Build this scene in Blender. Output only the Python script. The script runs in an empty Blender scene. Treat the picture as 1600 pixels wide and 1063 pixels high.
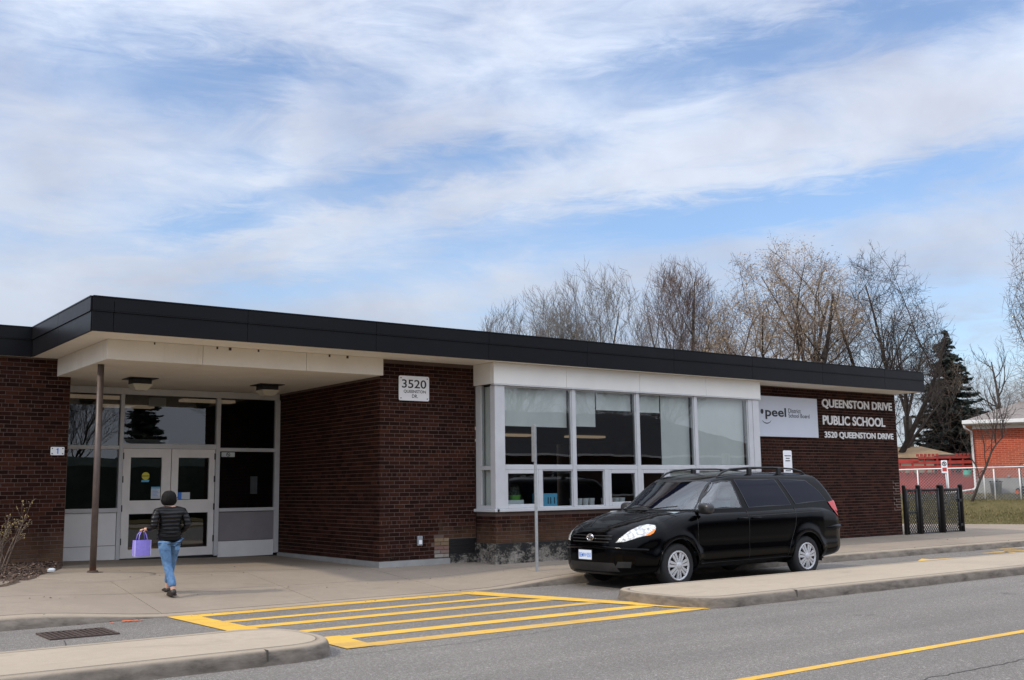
import bpy, bmesh, math, random
import numpy as np
from mathutils import Vector, Matrix
from mathutils.bvhtree import BVHTree
random.seed(7); rng = np.random.default_rng(7)
PI = math.pi; R = math.radians
sc = bpy.context.scene; C = sc.collection

# ---------------------------------------------------------------- camera
cd = bpy.data.cameras.new('camera'); cam = bpy.data.objects.new('camera', cd); C.objects.link(cam)
yaw, pitch, roll = .63906, .13740, -.012668
f_ = Vector((math.sin(yaw)*math.cos(pitch), math.cos(yaw)*math.cos(pitch), math.sin(pitch)))
r_ = Vector((math.cos(yaw), -math.sin(yaw), 0)); u_ = r_.cross(f_)
r2 = r_*math.cos(roll)+u_*math.sin(roll); u2 = u_*math.cos(roll)-r_*math.sin(roll)
mw = Matrix((r2, u2, -f_)).transposed().to_4x4(); mw.translation = Vector((-9.0743, -16.0500, 1.3201))
cam.matrix_world = mw
cd.sensor_width = 36; cd.lens = 36*1661.87/1600; cd.clip_end = 3000; cd.clip_start = .1
sc.camera = cam

# ---------------------------------------------------------------- world, sun, exposure
SUN_TO = Vector((-1.11, .12, 1.0)).normalized()
SUN_EL = math.asin(SUN_TO.z); SUN_AZ = math.atan2(SUN_TO.x, SUN_TO.y)
w = bpy.data.worlds.new('World'); sc.world = w; w.use_nodes = True
nt = w.node_tree; nt.nodes.clear(); N = nt.nodes; Lk = nt.links
def nd(t, **k):
    n = N.new(t)
    for a, b in k.items(): setattr(n, a, b)
    return n
def wmath(op, a, b=None, c=None, clamp=False):
    n = nd('ShaderNodeMath', operation=op, use_clamp=clamp)
    for i, x in enumerate((a, b, c)):
        if x is None: continue
        if isinstance(x, (int, float)): n.inputs[i].default_value = x
        else: Lk.new(x, n.inputs[i])
    return n.outputs[0]
sky = nd('ShaderNodeTexSky', sky_type='NISHITA'); sky.sun_disc = False
sky.sun_elevation = SUN_EL; sky.sun_rotation = SUN_AZ
sky.air_density = 1.0; sky.dust_density = .6; sky.ozone_density = 1.6
tc = nd('ShaderNodeTexCoord'); sep = nd('ShaderNodeSeparateXYZ'); Lk.new(tc.outputs['Generated'], sep.inputs[0])
az = wmath('MULTIPLY', wmath('ARCTAN2', sep.outputs[0], sep.outputs[1]), 180/PI)
el = wmath('MULTIPLY', wmath('ARCSINE', sep.outputs[2]), 180/PI)
# wisps: noise in a flat cloud layer seen in perspective, stretched along the wind
den = wmath('ADD', wmath('MAXIMUM', sep.outputs[2], 0.0), .12)
cx = wmath('DIVIDE', sep.outputs[0], den); cy = wmath('DIVIDE', sep.outputs[1], den)
comb = nd('ShaderNodeCombineXYZ'); Lk.new(wmath('MULTIPLY', az, .1), comb.inputs[0]); Lk.new(wmath('MULTIPLY', el, .1), comb.inputs[1])
def layer(rot, scl, scale, detail, rough, dist, loc=(0, 0, 0)):
    m = nd('ShaderNodeMapping'); m.inputs['Rotation'].default_value = (0, 0, R(rot)); m.inputs['Scale'].default_value = scl
    m.inputs['Location'].default_value = loc
    Lk.new(comb.outputs[0], m.inputs[0])
    n = nd('ShaderNodeTexNoise'); n.inputs['Scale'].default_value = scale; n.inputs['Detail'].default_value = detail
    n.inputs['Roughness'].default_value = rough; n.inputs['Distortion'].default_value = dist
    Lk.new(m.outputs[0], n.inputs['Vector']); return n.outputs[0]
n1 = layer(-14, (.32, 1.3, 1), .9, 7, .55, .35)
n2 = layer(-20, (.5, 1.5, 1), 2.4, 10, .62, .6, (3, 1, 0))
n4 = layer(-24, (.35, 1.7, 1), 7.0, 9, .65, .9, (1, 5, 0))
n3 = layer(-12, (.7, 1.2, 1), 1.1, 6, .55, .2, (7, 2, 0))
mask = wmath('ADD', wmath('MULTIPLY', wmath('SUBTRACT', n1, .5), 1.0), wmath('ADD', wmath('MULTIPLY', wmath('SUBTRACT', n2, .5), 1.5), wmath('MULTIPLY', wmath('SUBTRACT', n4, .5), .45)))
mask = wmath('ADD', mask, .65)
# clear blue gaps (azimuth, elevation, half widths in degrees, slope, strength)
azn = wmath('ADD', az, wmath('MULTIPLY', wmath('SUBTRACT', n2, .5), 8.0)); eln = wmath('ADD', el, wmath('MULTIPLY', wmath('SUBTRACT', n4, .5), 3.0))
def blob(a0, e0, sa, se, slope, amp):
    global mask
    da = wmath('SUBTRACT', azn, a0); de = wmath('SUBTRACT', wmath('SUBTRACT', eln, e0), wmath('MULTIPLY', da, slope))
    q = wmath('ADD', wmath('POWER', wmath('ABSOLUTE', wmath('DIVIDE', da, sa)), 2.0), wmath('POWER', wmath('ABSOLUTE', wmath('DIVIDE', de, se)), 2.0))
    mask = wmath('ADD', mask, wmath('MULTIPLY', wmath('EXPONENT', wmath('MULTIPLY', q, -1.0)), amp))
for b in [(20, 21.0, 8, 2.0, .06, -.75), (32.5, 17.2, 7, 1.5, .22, -.75), (21, 13.8, 6, .9, .22, -.55), (46.5, 21.8, 8, 1.4, .16, -.8), (60, 23.2, 7, 1.3, .10, -.75),
          (49, 14.1, 13, 1.1, .02, -.95), (59, 15.6, 5, .9, .15, -.45), (25, 10.6, 7, .8, .08, -.4), (60, 6.6, 6, 1.5, -.1, -.5), (35, 12.4, 4, .7, .1, -.35),
          (25, 18.5, 1.8, 3.0, .6, .35), (37, 19.5, 10, 1.3, .25, .4), (50, 17.6, 13, 1.6, .10, .45), (13, 16, 6, 3, .2, .35), (28, 13.8, 11, 1.2, .22, .45), (38, 10.6, 8, .9, .05, .3), (15, 10, 6, 2, .1, .3)]:
    blob(*b)
# the cloud sheet closes up overhead and to the south, as the soft pale light on the shaded front of the school implies
def sstep(x, a, b_):
    n = nd('ShaderNodeMapRange'); n.interpolation_type = 'SMOOTHSTEP'; Lk.new(x, n.inputs[0]); n.inputs[1].default_value = a; n.inputs[2].default_value = b_; return n.outputs[0]
mask = wmath('ADD', mask, wmath('MULTIPLY', wmath('MAXIMUM', sstep(el, 25.0, 42.0), sstep(wmath('ABSOLUTE', wmath('SUBTRACT', az, 37.0)), 36.0, 70.0)), .55))
mr = nd('ShaderNodeMapRange'); mr.interpolation_type = 'SMOOTHSTEP'; Lk.new(mask, mr.inputs[0])
mr.inputs[1].default_value = -.25; mr.inputs[2].default_value = 1.15; mr.inputs[3].default_value = .10; mr.inputs[4].default_value = .97
# brighter and greyer parts of the cloud sheet
cr = nd('ShaderNodeValToRGB'); Lk.new(n3, cr.inputs[0])
cr.color_ramp.elements[0].position = .30; cr.color_ramp.elements[0].color = (.50, .535, .645, 1)
cr.color_ramp.elements[1].position = .62; cr.color_ramp.elements[1].color = (.70, .765, .885, 1)
tint = nd('ShaderNodeMix', data_type='RGBA', blend_type='MULTIPLY'); tint.inputs[0].default_value = 1; Lk.new(sky.outputs[0], tint.inputs[6]); tint.inputs[7].default_value = (.93, 1.03, 1.15, 1)
bg1 = nd('ShaderNodeBackground'); Lk.new(tint.outputs[2], bg1.inputs[0]); bg1.inputs[1].default_value = .135
# a thin cloud sheet is brighter overhead than near the horizon (overcast sky law, 1 + 2 sin elevation)
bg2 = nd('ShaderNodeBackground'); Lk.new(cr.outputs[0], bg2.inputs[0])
south = wmath('ADD', wmath('MULTIPLY', sstep(wmath('MULTIPLY', sep.outputs[1], -1.0), -.5, .4), .55), 1.0)  # unseen southern clouds brightened beyond that law, to fill the shaded front
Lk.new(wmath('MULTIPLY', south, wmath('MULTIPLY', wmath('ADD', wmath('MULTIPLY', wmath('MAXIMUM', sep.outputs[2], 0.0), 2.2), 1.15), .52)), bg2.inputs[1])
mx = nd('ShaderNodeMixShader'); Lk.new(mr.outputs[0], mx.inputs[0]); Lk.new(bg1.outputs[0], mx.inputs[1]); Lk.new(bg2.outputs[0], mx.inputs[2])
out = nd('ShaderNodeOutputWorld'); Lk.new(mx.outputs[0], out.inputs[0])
sl = bpy.data.lights.new('sun', 'SUN'); sl.energy = 2.0; sl.angle = R(2.0); sl.color = (1, .90, .76)
so = bpy.data.objects.new('sun', sl); C.objects.link(so); so.rotation_euler = SUN_TO.to_track_quat('Z', 'Y').to_euler(); so.location = (-30, 5, 30)
vs = sc.view_settings; vs.view_transform = 'Standard'; vs.look = 'None'; vs.exposure = .25; vs.gamma = 1; vs.use_curve_mapping = False
sc.cycles.max_bounces = 8; sc.cycles.transparent_max_bounces = 16; sc.cycles.caustics_reflective = False; sc.cycles.caustics_refractive = False

# ---------------------------------------------------------------- materials
class MatB:
    def __init__(s, name):
        s.m = bpy.data.materials.new(name); s.m.use_nodes = True; s.t = s.m.node_tree; s.b = s.t.nodes['Principled BSDF']
        s.tc = s.t.nodes.new('ShaderNodeTexCoord'); s.g = s.t.nodes.new('ShaderNodeNewGeometry')
    def n(s, t, **k):
        x = s.t.nodes.new(t)
        for a, b in k.items(): setattr(x, a, b)
        return x
    def l(s, a, b): s.t.links.new(a, b)
    def noise(s, scale, detail=4, rough=.55, dist=0, vec=None, scl=None):
        v = vec or s.g.outputs['Position']
        if scl:
            mp = s.n('ShaderNodeMapping'); mp.inputs['Scale'].default_value = scl; s.l(v, mp.inputs[0]); v = mp.outputs[0]
        x = s.n('ShaderNodeTexNoise'); x.inputs['Scale'].default_value = scale; x.inputs['Detail'].default_value = detail
        x.inputs['Roughness'].default_value = rough; x.inputs['Distortion'].default_value = dist; s.l(v, x.inputs['Vector']); return x.outputs[0]
    def ramp(s, f, stops):
        x = s.n('ShaderNodeValToRGB'); s.l(f, x.inputs[0]); e = x.color_ramp.elements
        while len(e) < len(stops): e.new(.5)
        for i, (p, c) in enumerate(stops): e[i].position = p; e[i].color = (*c, 1) if len(c) == 3 else c
        return x.outputs[0]
    def mix(s, f, a, b, mode='MIX'):
        x = s.n('ShaderNodeMix', data_type='RGBA', blend_type=mode)
        for i, v in ((0, f), (6, a), (7, b)):
            if isinstance(v, (int, float)): x.inputs[i].default_value = v
            elif isinstance(v, tuple): x.inputs[i].default_value = (*v, 1)
            else: s.l(v, x.inputs[i])
        return x.outputs[2]
    def math(s, op, a, b=None, clamp=False):
        x = s.n('ShaderNodeMath', operation=op, use_clamp=clamp)
        for i, v in ((0, a), (1, b)):
            if v is None: continue
            if isinstance(v, (int, float)): x.inputs[i].default_value = v
            else: s.l(v, x.inputs[i])
        return x.outputs[0]
    def bump(s, h, strength=.3, dist=.01):
        x = s.n('ShaderNodeBump'); x.inputs['Strength'].default_value = strength; x.inputs['Distance'].default_value = dist
        s.l(h, x.inputs['Height']); s.l(x.outputs[0], s.b.inputs['Normal'])
    def col(s, c):
        if isinstance(c, tuple): s.b.inputs['Base Color'].default_value = (*c, 1)
        else: s.l(c, s.b.inputs['Base Color'])
    def set(s, rough=None, metal=None, coat=None, spec=None):
        for k, v in (('Roughness', rough), ('Metallic', metal), ('Coat Weight', coat), ('Specular IOR Level', spec)):
            if v is not None: s.b.inputs[k].default_value = v
M = {}
def plain(name, c, rough=.6, var=.12, scale=6, metal=0, coat=0, spec=None, bump=0):
    b = MatB(name); nz = b.noise(scale, 5, .6)
    b.col(b.ramp(nz, [(.25, tuple(x*(1-var) for x in c)), (.75, tuple(min(1, x*(1+var)) for x in c))]))
    b.set(rough, metal, coat, spec)
    if bump: b.bump(b.noise(scale*12, 3), bump, .004)
    M[name] = b.m; return b.m
plain('aluminium', (.56, .56, .565), .5, .08, 3)
plain('door_paint', (.76, .73, .70), .5, .10, 2.5)
plain('panel_white', (.80, .79, .78), .55, .07, 2); plain('panel_reflection_grey', (.24, .22, .23), .5, .15, 2)  # grey one: dark reflection in the right metal panel put into its colour
plain('steel_galv', (.36, .38, .40), .45, .18, 22, metal=.5)
plain('black_metal', (.008, .008, .009), .45, .2, 12)
plain('sign_white', (.86, .86, .88), .4, .03, 3)
plain('sign_grey', (.60, .64, .72), .4, .03, 2)
plain('ink_black', (.008, .008, .009), .5, .0)
plain('ink_blue', (.06, .22, .70), .5, .0)
plain('ink_red', (.5, .05, .04), .5, .0)
plain('letters', (.78, .77, .76), .4, .05, 9)
plain('blind', (.80, .81, .79), .9, .05, 2)
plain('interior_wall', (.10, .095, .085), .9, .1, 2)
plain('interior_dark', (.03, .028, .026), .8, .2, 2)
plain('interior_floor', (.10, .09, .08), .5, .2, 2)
plain('green_pot', (.12, .38, .05), .6, .1)
plain('blue_box', (.12, .42, .66), .6, .15, 9)
plain('yellow_sticker', (.60, .55, .05), .5, .1)
plain('paper', (.62, .66, .68), .7, .05)
plain('teal', (.06, .48, .38), .6, .1)
plain('red_wood', (.36, .045, .035), .7, .35, 5, bump=.3)
plain('white_trim', (.72, .72, .71), .5, .06, 4)
plain('found_conc', (.30, .30, .29), .85, .15, 5, bump=.3)
plain('tan_roof', (.38, .26, .15), .9, .15, 8)
plain('dark_roof', (.035, .035, .04), .9, .3, 8)
plain('brick_far', (.07, .035, .025), .9, .2, 6); plain('tan_wall', (.42, .36, .27), .9, .1, 5)
plain('skin', (.52, .30, .21), .5, .1, 30)
plain('hair', (.006, .005, .005), .75, .3, 80, spec=.2)
plain('shoe', (.02, .014, .012), .5, .2, 20)
plain('bag', (.27, .22, .68), .65, .12, 30)
plain('rubber', (.012, .012, .013), .75, .2, 30)
plain('hubcap', (.55, .55, .56), .38, .08, 20, metal=.3)
plain('chrome', (.75, .75, .76), .15, .02, metal=1)
plain('seat_grey', (.40, .47, .52), .85, .15, 12)
plain('dash_grey', (.25, .30, .32), .7, .15, 12)
plain('amber', (.85, .22, .02), .25, .1)
plain('tail_red', (.55, .012, .015), .18, .15, coat=.6)
plain('plate', (.62, .68, .78), .45, .04)
plain('orange_paint', (.75, .14, .03), .8, .2, 20)
plain('rust_iron', (.055, .035, .028), .8, .5, 14, bump=.5)
plain('flower_red', (.5, .05, .08), .7, .3, 40)

def concrete(name, base, dirt=.3, kerb=False):
    b = MatB(name)
    a = b.noise(.55, 7, .62, .3); s2 = b.noise(220, 2, .5); s3 = b.noise(9, 6, .65)
    c = b.ramp(a, [(.28, tuple(x*(1-dirt*.55) for x in base)), (.55, base), (.8, tuple(min(1, x*1.10) for x in base))])
    c = b.mix(b.ramp(s3, [(.38, (0, 0, 0)), (.62, (.32, .32, .32))]), c, tuple(x*.80 for x in base))
    c = b.mix(b.ramp(s2, [(.40, (.34, .34, .34)), (.52, (0, 0, 0))]), c, tuple(x*.52 for x in base))
    sp = b.n('ShaderNodeTexVoronoi'); sp.inputs['Scale'].default_value = 1.3; b.l(b.g.outputs['Position'], sp.inputs['Vector'])
    c = b.mix(b.ramp(sp.outputs['Distance'], [(.012, (.6, .6, .6)), (.03, (0, 0, 0))]), c, (.05, .045, .04))
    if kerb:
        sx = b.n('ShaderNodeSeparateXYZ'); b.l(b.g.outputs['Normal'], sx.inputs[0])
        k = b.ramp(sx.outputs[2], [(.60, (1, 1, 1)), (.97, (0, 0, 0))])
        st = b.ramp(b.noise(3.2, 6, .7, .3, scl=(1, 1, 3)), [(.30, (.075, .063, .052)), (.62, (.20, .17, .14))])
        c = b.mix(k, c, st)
    st = b.noise(1.7, 7, .72, 1.2, scl=(.5, 1.2, 1)); c = b.mix(b.ramp(st, [(.54, (0, 0, 0)), (.70, (.38, .38, .38))]), c, tuple(x*.55 for x in base))
    b.col(c); b.set(.9, spec=.25); b.bump(b.noise(90, 4), .25, .004); M[name] = b.m
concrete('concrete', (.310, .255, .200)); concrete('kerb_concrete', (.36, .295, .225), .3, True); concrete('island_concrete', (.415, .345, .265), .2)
b = MatB('joint'); b.col((.06, .054, .048)); b.set(.95); M['joint'] = b.m
# asphalt: grey binder with pale and dark stones, long fine cracks, worn patches
b = MatB('asphalt'); big = b.noise(.35, 5, .6, .3); fine = b.noise(95, 3, .75); med = b.noise(38, 4, .75)
c = b.ramp(big, [(.3, (.158, .141, .124)), (.7, (.200, .179, .158))])
c = b.mix(b.ramp(fine, [(.36, (.8, .8, .8)), (.50, (0, 0, 0))]), c, (.060, .057, .055))
c = b.mix(b.ramp(fine, [(.55, (0, 0, 0)), (.68, (.9, .9, .9))]), c, (.48, .465, .45))
c = b.mix(b.ramp(med, [(.36, (.6, .6, .6)), (.48, (0, 0, 0))]), c, (.10, .092, .085)); c = b.mix(b.ramp(med, [(.56, (0, 0, 0)), (.68, (.7, .7, .7))]), c, (.44, .42, .39))
tr = b.noise(1.0, 4, .6, scl=(.12, 1.6, 1)); c = b.mix(b.ramp(tr, [(.42, (.22, .22, .22)), (.6, (0, 0, 0))]), c, (.10, .092, .085))
oil = b.n('ShaderNodeTexVoronoi'); oil.inputs['Scale'].default_value = .55; b.l(b.g.outputs['Position'], oil.inputs['Vector'])
c = b.mix(b.math('MULTIPLY', b.ramp(oil.outputs['Distance'], [(.03, (.6, .6, .6)), (.10, (0, 0, 0))]), b.ramp(b.noise(7, 5, .7), [(.45, (0, 0, 0)), (.6, (1, 1, 1))])), c, (.045, .042, .040))
b.col(c); b.set(.92, spec=.2); b.bump(fine, .5, .006); M['asphalt'] = b.m
b = MatB('road_yellow'); wr = b.noise(26, 6, .75); c = b.ramp(b.noise(3, 4), [(.3, (.70, .39, .035)), (.7, (.78, .46, .05))])
c = b.mix(b.ramp(wr, [(.56, (0, 0, 0)), (.68, (.75, .75, .75))]), c, (.24, .20, .15)); c = b.mix(b.ramp(b.noise(1.3, 5, .7, scl=(.3, 1, 1)), [(.46, (0, 0, 0)), (.68, (.55, .55, .55))]), c, (.30, .21, .11)); c = b.mix(b.ramp(b.noise(210, 2), [(.36, (.5, .5, .5)), (.47, (0, 0, 0))]), c, (.3, .2, .05))
b.col(c); b.set(.8); b.bump(b.noise(210, 2), .4, .004); M['road_yellow'] = b.m
b = MatB('grass'); a = b.noise(.9, 6, .7, .4); d = b.noise(45, 3, .7)
c = b.ramp(a, [(.3, (.11, .095, .035)), (.5, (.16, .13, .058)), (.72, (.22, .175, .09))]); c = b.mix(b.ramp(d, [(.35, (.6, .6, .6)), (.6, (0, 0, 0))]), c, (.045, .048, .018))
b.col(c); b.set(.95, spec=.1); b.bump(d, .8, .05); M['grass'] = b.m
b = MatB('mulch'); a = b.noise(38, 5, .7, .5); b.col(b.ramp(a, [(.3, (.035, .022, .016)), (.55, (.11, .07, .048)), (.75, (.22, .15, .11))])); b.set(.95); b.bump(a, 1, .03); M['mulch'] = b.m
b = MatB('leaf_litter'); oi = b.n('ShaderNodeAttribute', attribute_name='tone'); b.col(b.ramp(oi.outputs['Fac'], [(0, (.03, .018, .013)), (.6, (.11, .065, .045)), (1, (.27, .18, .135))])); b.set(.8); M['leaf_litter'] = b.m
# brick: tone per brick, darker scale speckle, tan and white weathering patches that belong to the masonry
def brickmat(name, dark, mid, light, stain=True):
    b = MatB(name); at = b.n('ShaderNodeAttribute', attribute_name='tone'); oi = b.n('ShaderNodeObjectInfo')
    t = b.math('FRACT', b.math('ADD', at.outputs['Fac'], oi.outputs['Random']))
    c = b.ramp(t, [(0, dark), (.5, mid), (1, light)])
    c = b.mix(b.ramp(b.noise(70, 4, .7), [(.35, (.55, .55, .55)), (.6, (0, 0, 0))]), c, tuple(x*.55 for x in dark))
    c = b.mix(b.ramp(b.noise(.8, 5, .6), [(.5, (0, 0, 0)), (.75, (.35, .35, .35))]), c, tuple(x*1.7 for x in mid))
    if stain:
        sx = b.n('ShaderNodeSeparateXYZ'); b.l(b.g.outputs['Position'], sx.inputs[0])
        z = b.math('ADD', sx.outputs[2], b.math('MULTIPLY', b.math('SUBTRACT', b.noise(2.2, 5, .6), .5), .9))
        low = b.ramp(z, [(.10, (.75, .75, .75)), (.75, (0, 0, 0))])
        far = b.math('MAXIMUM', b.math('LESS_THAN', sx.outputs[0], -3.5), b.math('MULTIPLY', b.math('GREATER_THAN', sx.outputs[0], 1.2), b.math('LESS_THAN', sx.outputs[0], 9.3)))
        k = b.math('MULTIPLY', low, far)
        c = b.mix(k, c, (.15, .095, .058))
        ef = b.math('MULTIPLY', b.ramp(z, [(0.05, (.8, .8, .8)), (.40, (0, 0, 0))]), b.ramp(b.noise(24, 5, .75), [(.55, (0, 0, 0)), (.66, (.7, .7, .7))]))
        c = b.mix(ef, c, (.16, .14, .125))
    b.col(c); b.set(.85, spec=.08); b.bump(b.noise(130, 3), .35, .003); M[name] = b.m
brickmat('brick', (.017, .0066, .0046), (.034, .0120, .0076), (.062, .0215, .0128))
brickmat('brick_tan', (.19, .13, .08), (.24, .17, .11), (.30, .23, .16), False)
brickmat('brick_pale', (.25, .23, .20), (.20, .10, .08), (.40, .37, .33), False)
b = MatB('mortar'); b.col(b.ramp(b.noise(1.2, 5), [(.3, (.075, .050, .041)), (.7, (.135, .093, .076))])); b.set(.95); M['mortar'] = b.m
plain('mortar_white', (.24, .20, .17), .9, .2, 20)
b = MatB('flaking_paint'); a = b.noise(15, 9, .78, .7, scl=(1, 1, 1.6)); a2 = b.noise(3.4, 5, .6)
sx = b.n('ShaderNodeSeparateXYZ'); b.l(b.g.outputs['Position'], sx.inputs[0])
f = b.math('SUBTRACT', b.math('ADD', a, b.math('MULTIPLY', b.math('SUBTRACT', a2, .36), .75)), b.math('MULTIPLY', sx.outputs[2], .35))
b.col(b.ramp(f, [(.47, (.006, .006, .006)), (.525, (.016, .015, .013)), (.58, (.14, .125, .105)), (.72, (.32, .29, .25))])); b.set(.7); b.bump(a, .6, .01); M['flaking_paint'] = b.m
# roof fascia: charcoal prefinished metal
b = MatB('fascia_metal'); a = b.noise(.7, 3); b.col(b.ramp(a, [(.3, (.006, .006, .0075)), (.7, (.0085, .0085, .010))])); b.set(.34, spec=.14); b.bump(b.noise(2.2, 2), .16, .03); M['fascia_metal'] = b.m
b = MatB('stucco'); a = b.noise(1.1, 6, .65); g = b.noise(.9, 7, .7, .6, scl=(3, 3, .7))
c = b.ramp(a, [(.3, (.66, .61, .53)), (.7, (.76, .71, .62))]); c = b.mix(b.ramp(g, [(.58, (0, 0, 0)), (.78, (.40, .40, .40))]), c, (.46, .40, .32))
b.col(c); b.set(.85); b.bump(b.noise(120, 2), .2, .003); M['stucco'] = b.m
plain('bay_fascia', (.80, .78, .73), .6, .05, 1.5)
b = MatB('soffit_paint'); b.col(b.ramp(b.noise(1.4, 6, .65), [(.3, (.80, .75, .66)), (.7, (.88, .83, .74))])); b.set(.85); M['soffit_paint'] = b.m
b = MatB('column_paint'); sx = b.n('ShaderNodeSeparateXYZ'); b.l(b.g.outputs['Position'], sx.inputs[0])
c = b.ramp(b.noise(5, 6, .7), [(.3, (.070, .048, .040)), (.7, (.12, .088, .075))]); c = b.mix(b.ramp(sx.outputs[2], [(.10, (.9, .9, .9)), (.26, (0, 0, 0))]), c, (.30, .12, .05))
b.col(c); b.set(.45); M['column_paint'] = b.m
b = MatB('bark'); a = b.noise(11, 5, .7, scl=(1, 1, .3)); b.col(b.ramp(a, [(.3, (.055, .045, .038)), (.7, (.14, .12, .10))])); b.set(.9); M['bark'] = b.m
b = MatB('bark_dark'); b.col(b.ramp(b.noise(9, 4), [(.3, (.028, .022, .019)), (.7, (.07, .055, .046))])); b.set(.9); M['bark_dark'] = b.m
plain('twig_red', (.15, .105, .088), .85, .3, 5); plain('twig_grey', (.155, .135, .115), .85, .3, 5); plain('twig_brown', (.20, .145, .105), .85, .3, 5)
plain('catkin', (.34, .25, .16), .8, .35, 9); plain('shrub_twig', (.15, .11, .085), .8, .3, 30); plain('bud', (.36, .28, .10), .8, .3, 20)
b = MatB('needles'); b.col(b.ramp(b.noise(2.6, 4, .7), [(.3, (.018, .027, .020)), (.7, (.060, .078, .066))])); b.set(.7, spec=.25); M['needles'] = b.m
def glassmat(name, tint, refl, rough=.0):
    m = bpy.data.materials.new(name); m.use_nodes = True; t = m.node_tree; t.nodes.clear()
    o = t.nodes.new('ShaderNodeOutputMaterial'); tr = t.nodes.new('ShaderNodeBsdfTransparent'); gl = t.nodes.new('ShaderNodeBsdfGlossy'); fr = t.nodes.new('ShaderNodeLayerWeight'); fr.inputs[0].default_value = .12
    mr = t.nodes.new('ShaderNodeMapRange'); mr.inputs[3].default_value = refl; mr.inputs[4].default_value = 1
    mx = t.nodes.new('ShaderNodeMixShader'); tr.inputs[0].default_value = (*tint, 1); gl.inputs[1].default_value = rough if rough else .001
    nz = t.nodes.new('ShaderNodeTexNoise'); nz.inputs['Scale'].default_value = 1.6; nz.inputs['Detail'].default_value = 1; bp = t.nodes.new('ShaderNodeBump'); bp.inputs['Strength'].default_value = .05; bp.inputs['Distance'].default_value = .02
    g = t.nodes.new('ShaderNodeNewGeometry'); L = t.links.new; L(g.outputs['Position'], nz.inputs[0]); L(nz.outputs[0], bp.inputs['Height']); L(bp.outputs[0], gl.inputs['Normal'])
    L(fr.outputs['Fresnel'], mr.inputs[0]); L(mr.outputs[0], mx.inputs[0]); L(tr.outputs[0], mx.inputs[1]); L(gl.outputs[0], mx.inputs[2]); L(mx.outputs[0], o.inputs[0]); M[name] = m
glassmat('window_glass', (.84, .88, .86), .13); glassmat('door_glass', (.40, .42, .42), .11); glassmat('car_glass', (.70, .88, .92), .19)
b = MatB('tinted_glass'); b.col((.0008, .0018, .0110)); b.set(.03, spec=.16); M['tinted_glass'] = b.m
b = MatB('car_paint'); b.col((.0003, .0003, .0008)); b.set(.13, coat=.0, spec=.14); b.b.inputs['Coat Roughness'].default_value = .03; M['car_paint'] = b.m
b = MatB('lens'); b.col(b.ramp(b.noise(26, 3, .6), [(.35, (.20, .21, .22)), (.5, (.55, .56, .56)), (.62, (.74, .75, .74))])); b.set(.12, coat=1); M['lens'] = b.m
b = MatB('lamp_diffuser'); b.col((.50, .47, .38)); b.set(.3); M['lamp_diffuser'] = b.m
b = MatB('tube_light'); b.col((.6, .5, .4)); b.b.inputs['Emission Color'].default_value = (1, .72, .48, 1); b.b.inputs['Emission Strength'].default_value = .20; M['tube_light'] = b.m
b = MatB('jeans'); a = b.noise(9, 5, .7, .5); b.col(b.ramp(a, [(.3, (.050, .12, .25)), (.7, (.15, .28, .46))])); b.set(.9); b.bump(b.noise(14, 4, .6, .8), .6, .02); M['jeans'] = b.m
b = MatB('quilted_jacket'); wv = b.n('ShaderNodeTexWave', wave_type='BANDS', bands_direction='Z'); wv.inputs['Scale'].default_value = 5.4; wv.inputs['Distortion'].default_value = 3.0; wv.inputs['Detail'].default_value = 2; b.l(b.tc.outputs['Object'], wv.inputs['Vector'])
b.col((.004, .004, .005)); b.set(.38, spec=.30); b.bump(wv.outputs['Fac'], .40, .016); M['quilted_jacket'] = b.m
plain('jacket_seam', (.003, .003, .0035), .6, .1, 20, spec=.15)
b = MatB('house_brick'); br = b.n('ShaderNodeTexBrick'); mp = b.n('ShaderNodeMapping'); b.l(b.tc.outputs['Object'], mp.inputs[0]); mp.inputs['Rotation'].default_value = (R(90), 0, 0)
sx = b.n('ShaderNodeSeparateXYZ'); b.l(b.tc.outputs['Object'], sx.inputs[0]); cb = b.n('ShaderNodeCombineXYZ'); b.l(b.math('ADD', sx.outputs[0], sx.outputs[1]), cb.inputs[0]); b.l(sx.outputs[2], cb.inputs[1]); b.l(cb.outputs[0], br.inputs['Vector'])
br.inputs['Scale'].default_value = 1; br.inputs['Brick Width'].default_value = .22; br.inputs['Row Height'].default_value = .0677; br.inputs['Mortar Size'].default_value = .006
br.inputs['Color1'].default_value = (.34, .048, .020, 1); br.inputs['Color2'].default_value = (.46, .078, .032, 1); br.inputs['Mortar'].default_value = (.40, .25, .17, 1)
b.col(br.outputs['Color']); b.set(.85); M['house_brick'] = b.m
b = MatB('house_shingle'); b.col(b.ramp(b.noise(14, 4, .7), [(.3, (.17, .145, .135)), (.7, (.27, .24, .225))])); b.set(.9); M['house_shingle'] = b.m

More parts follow.
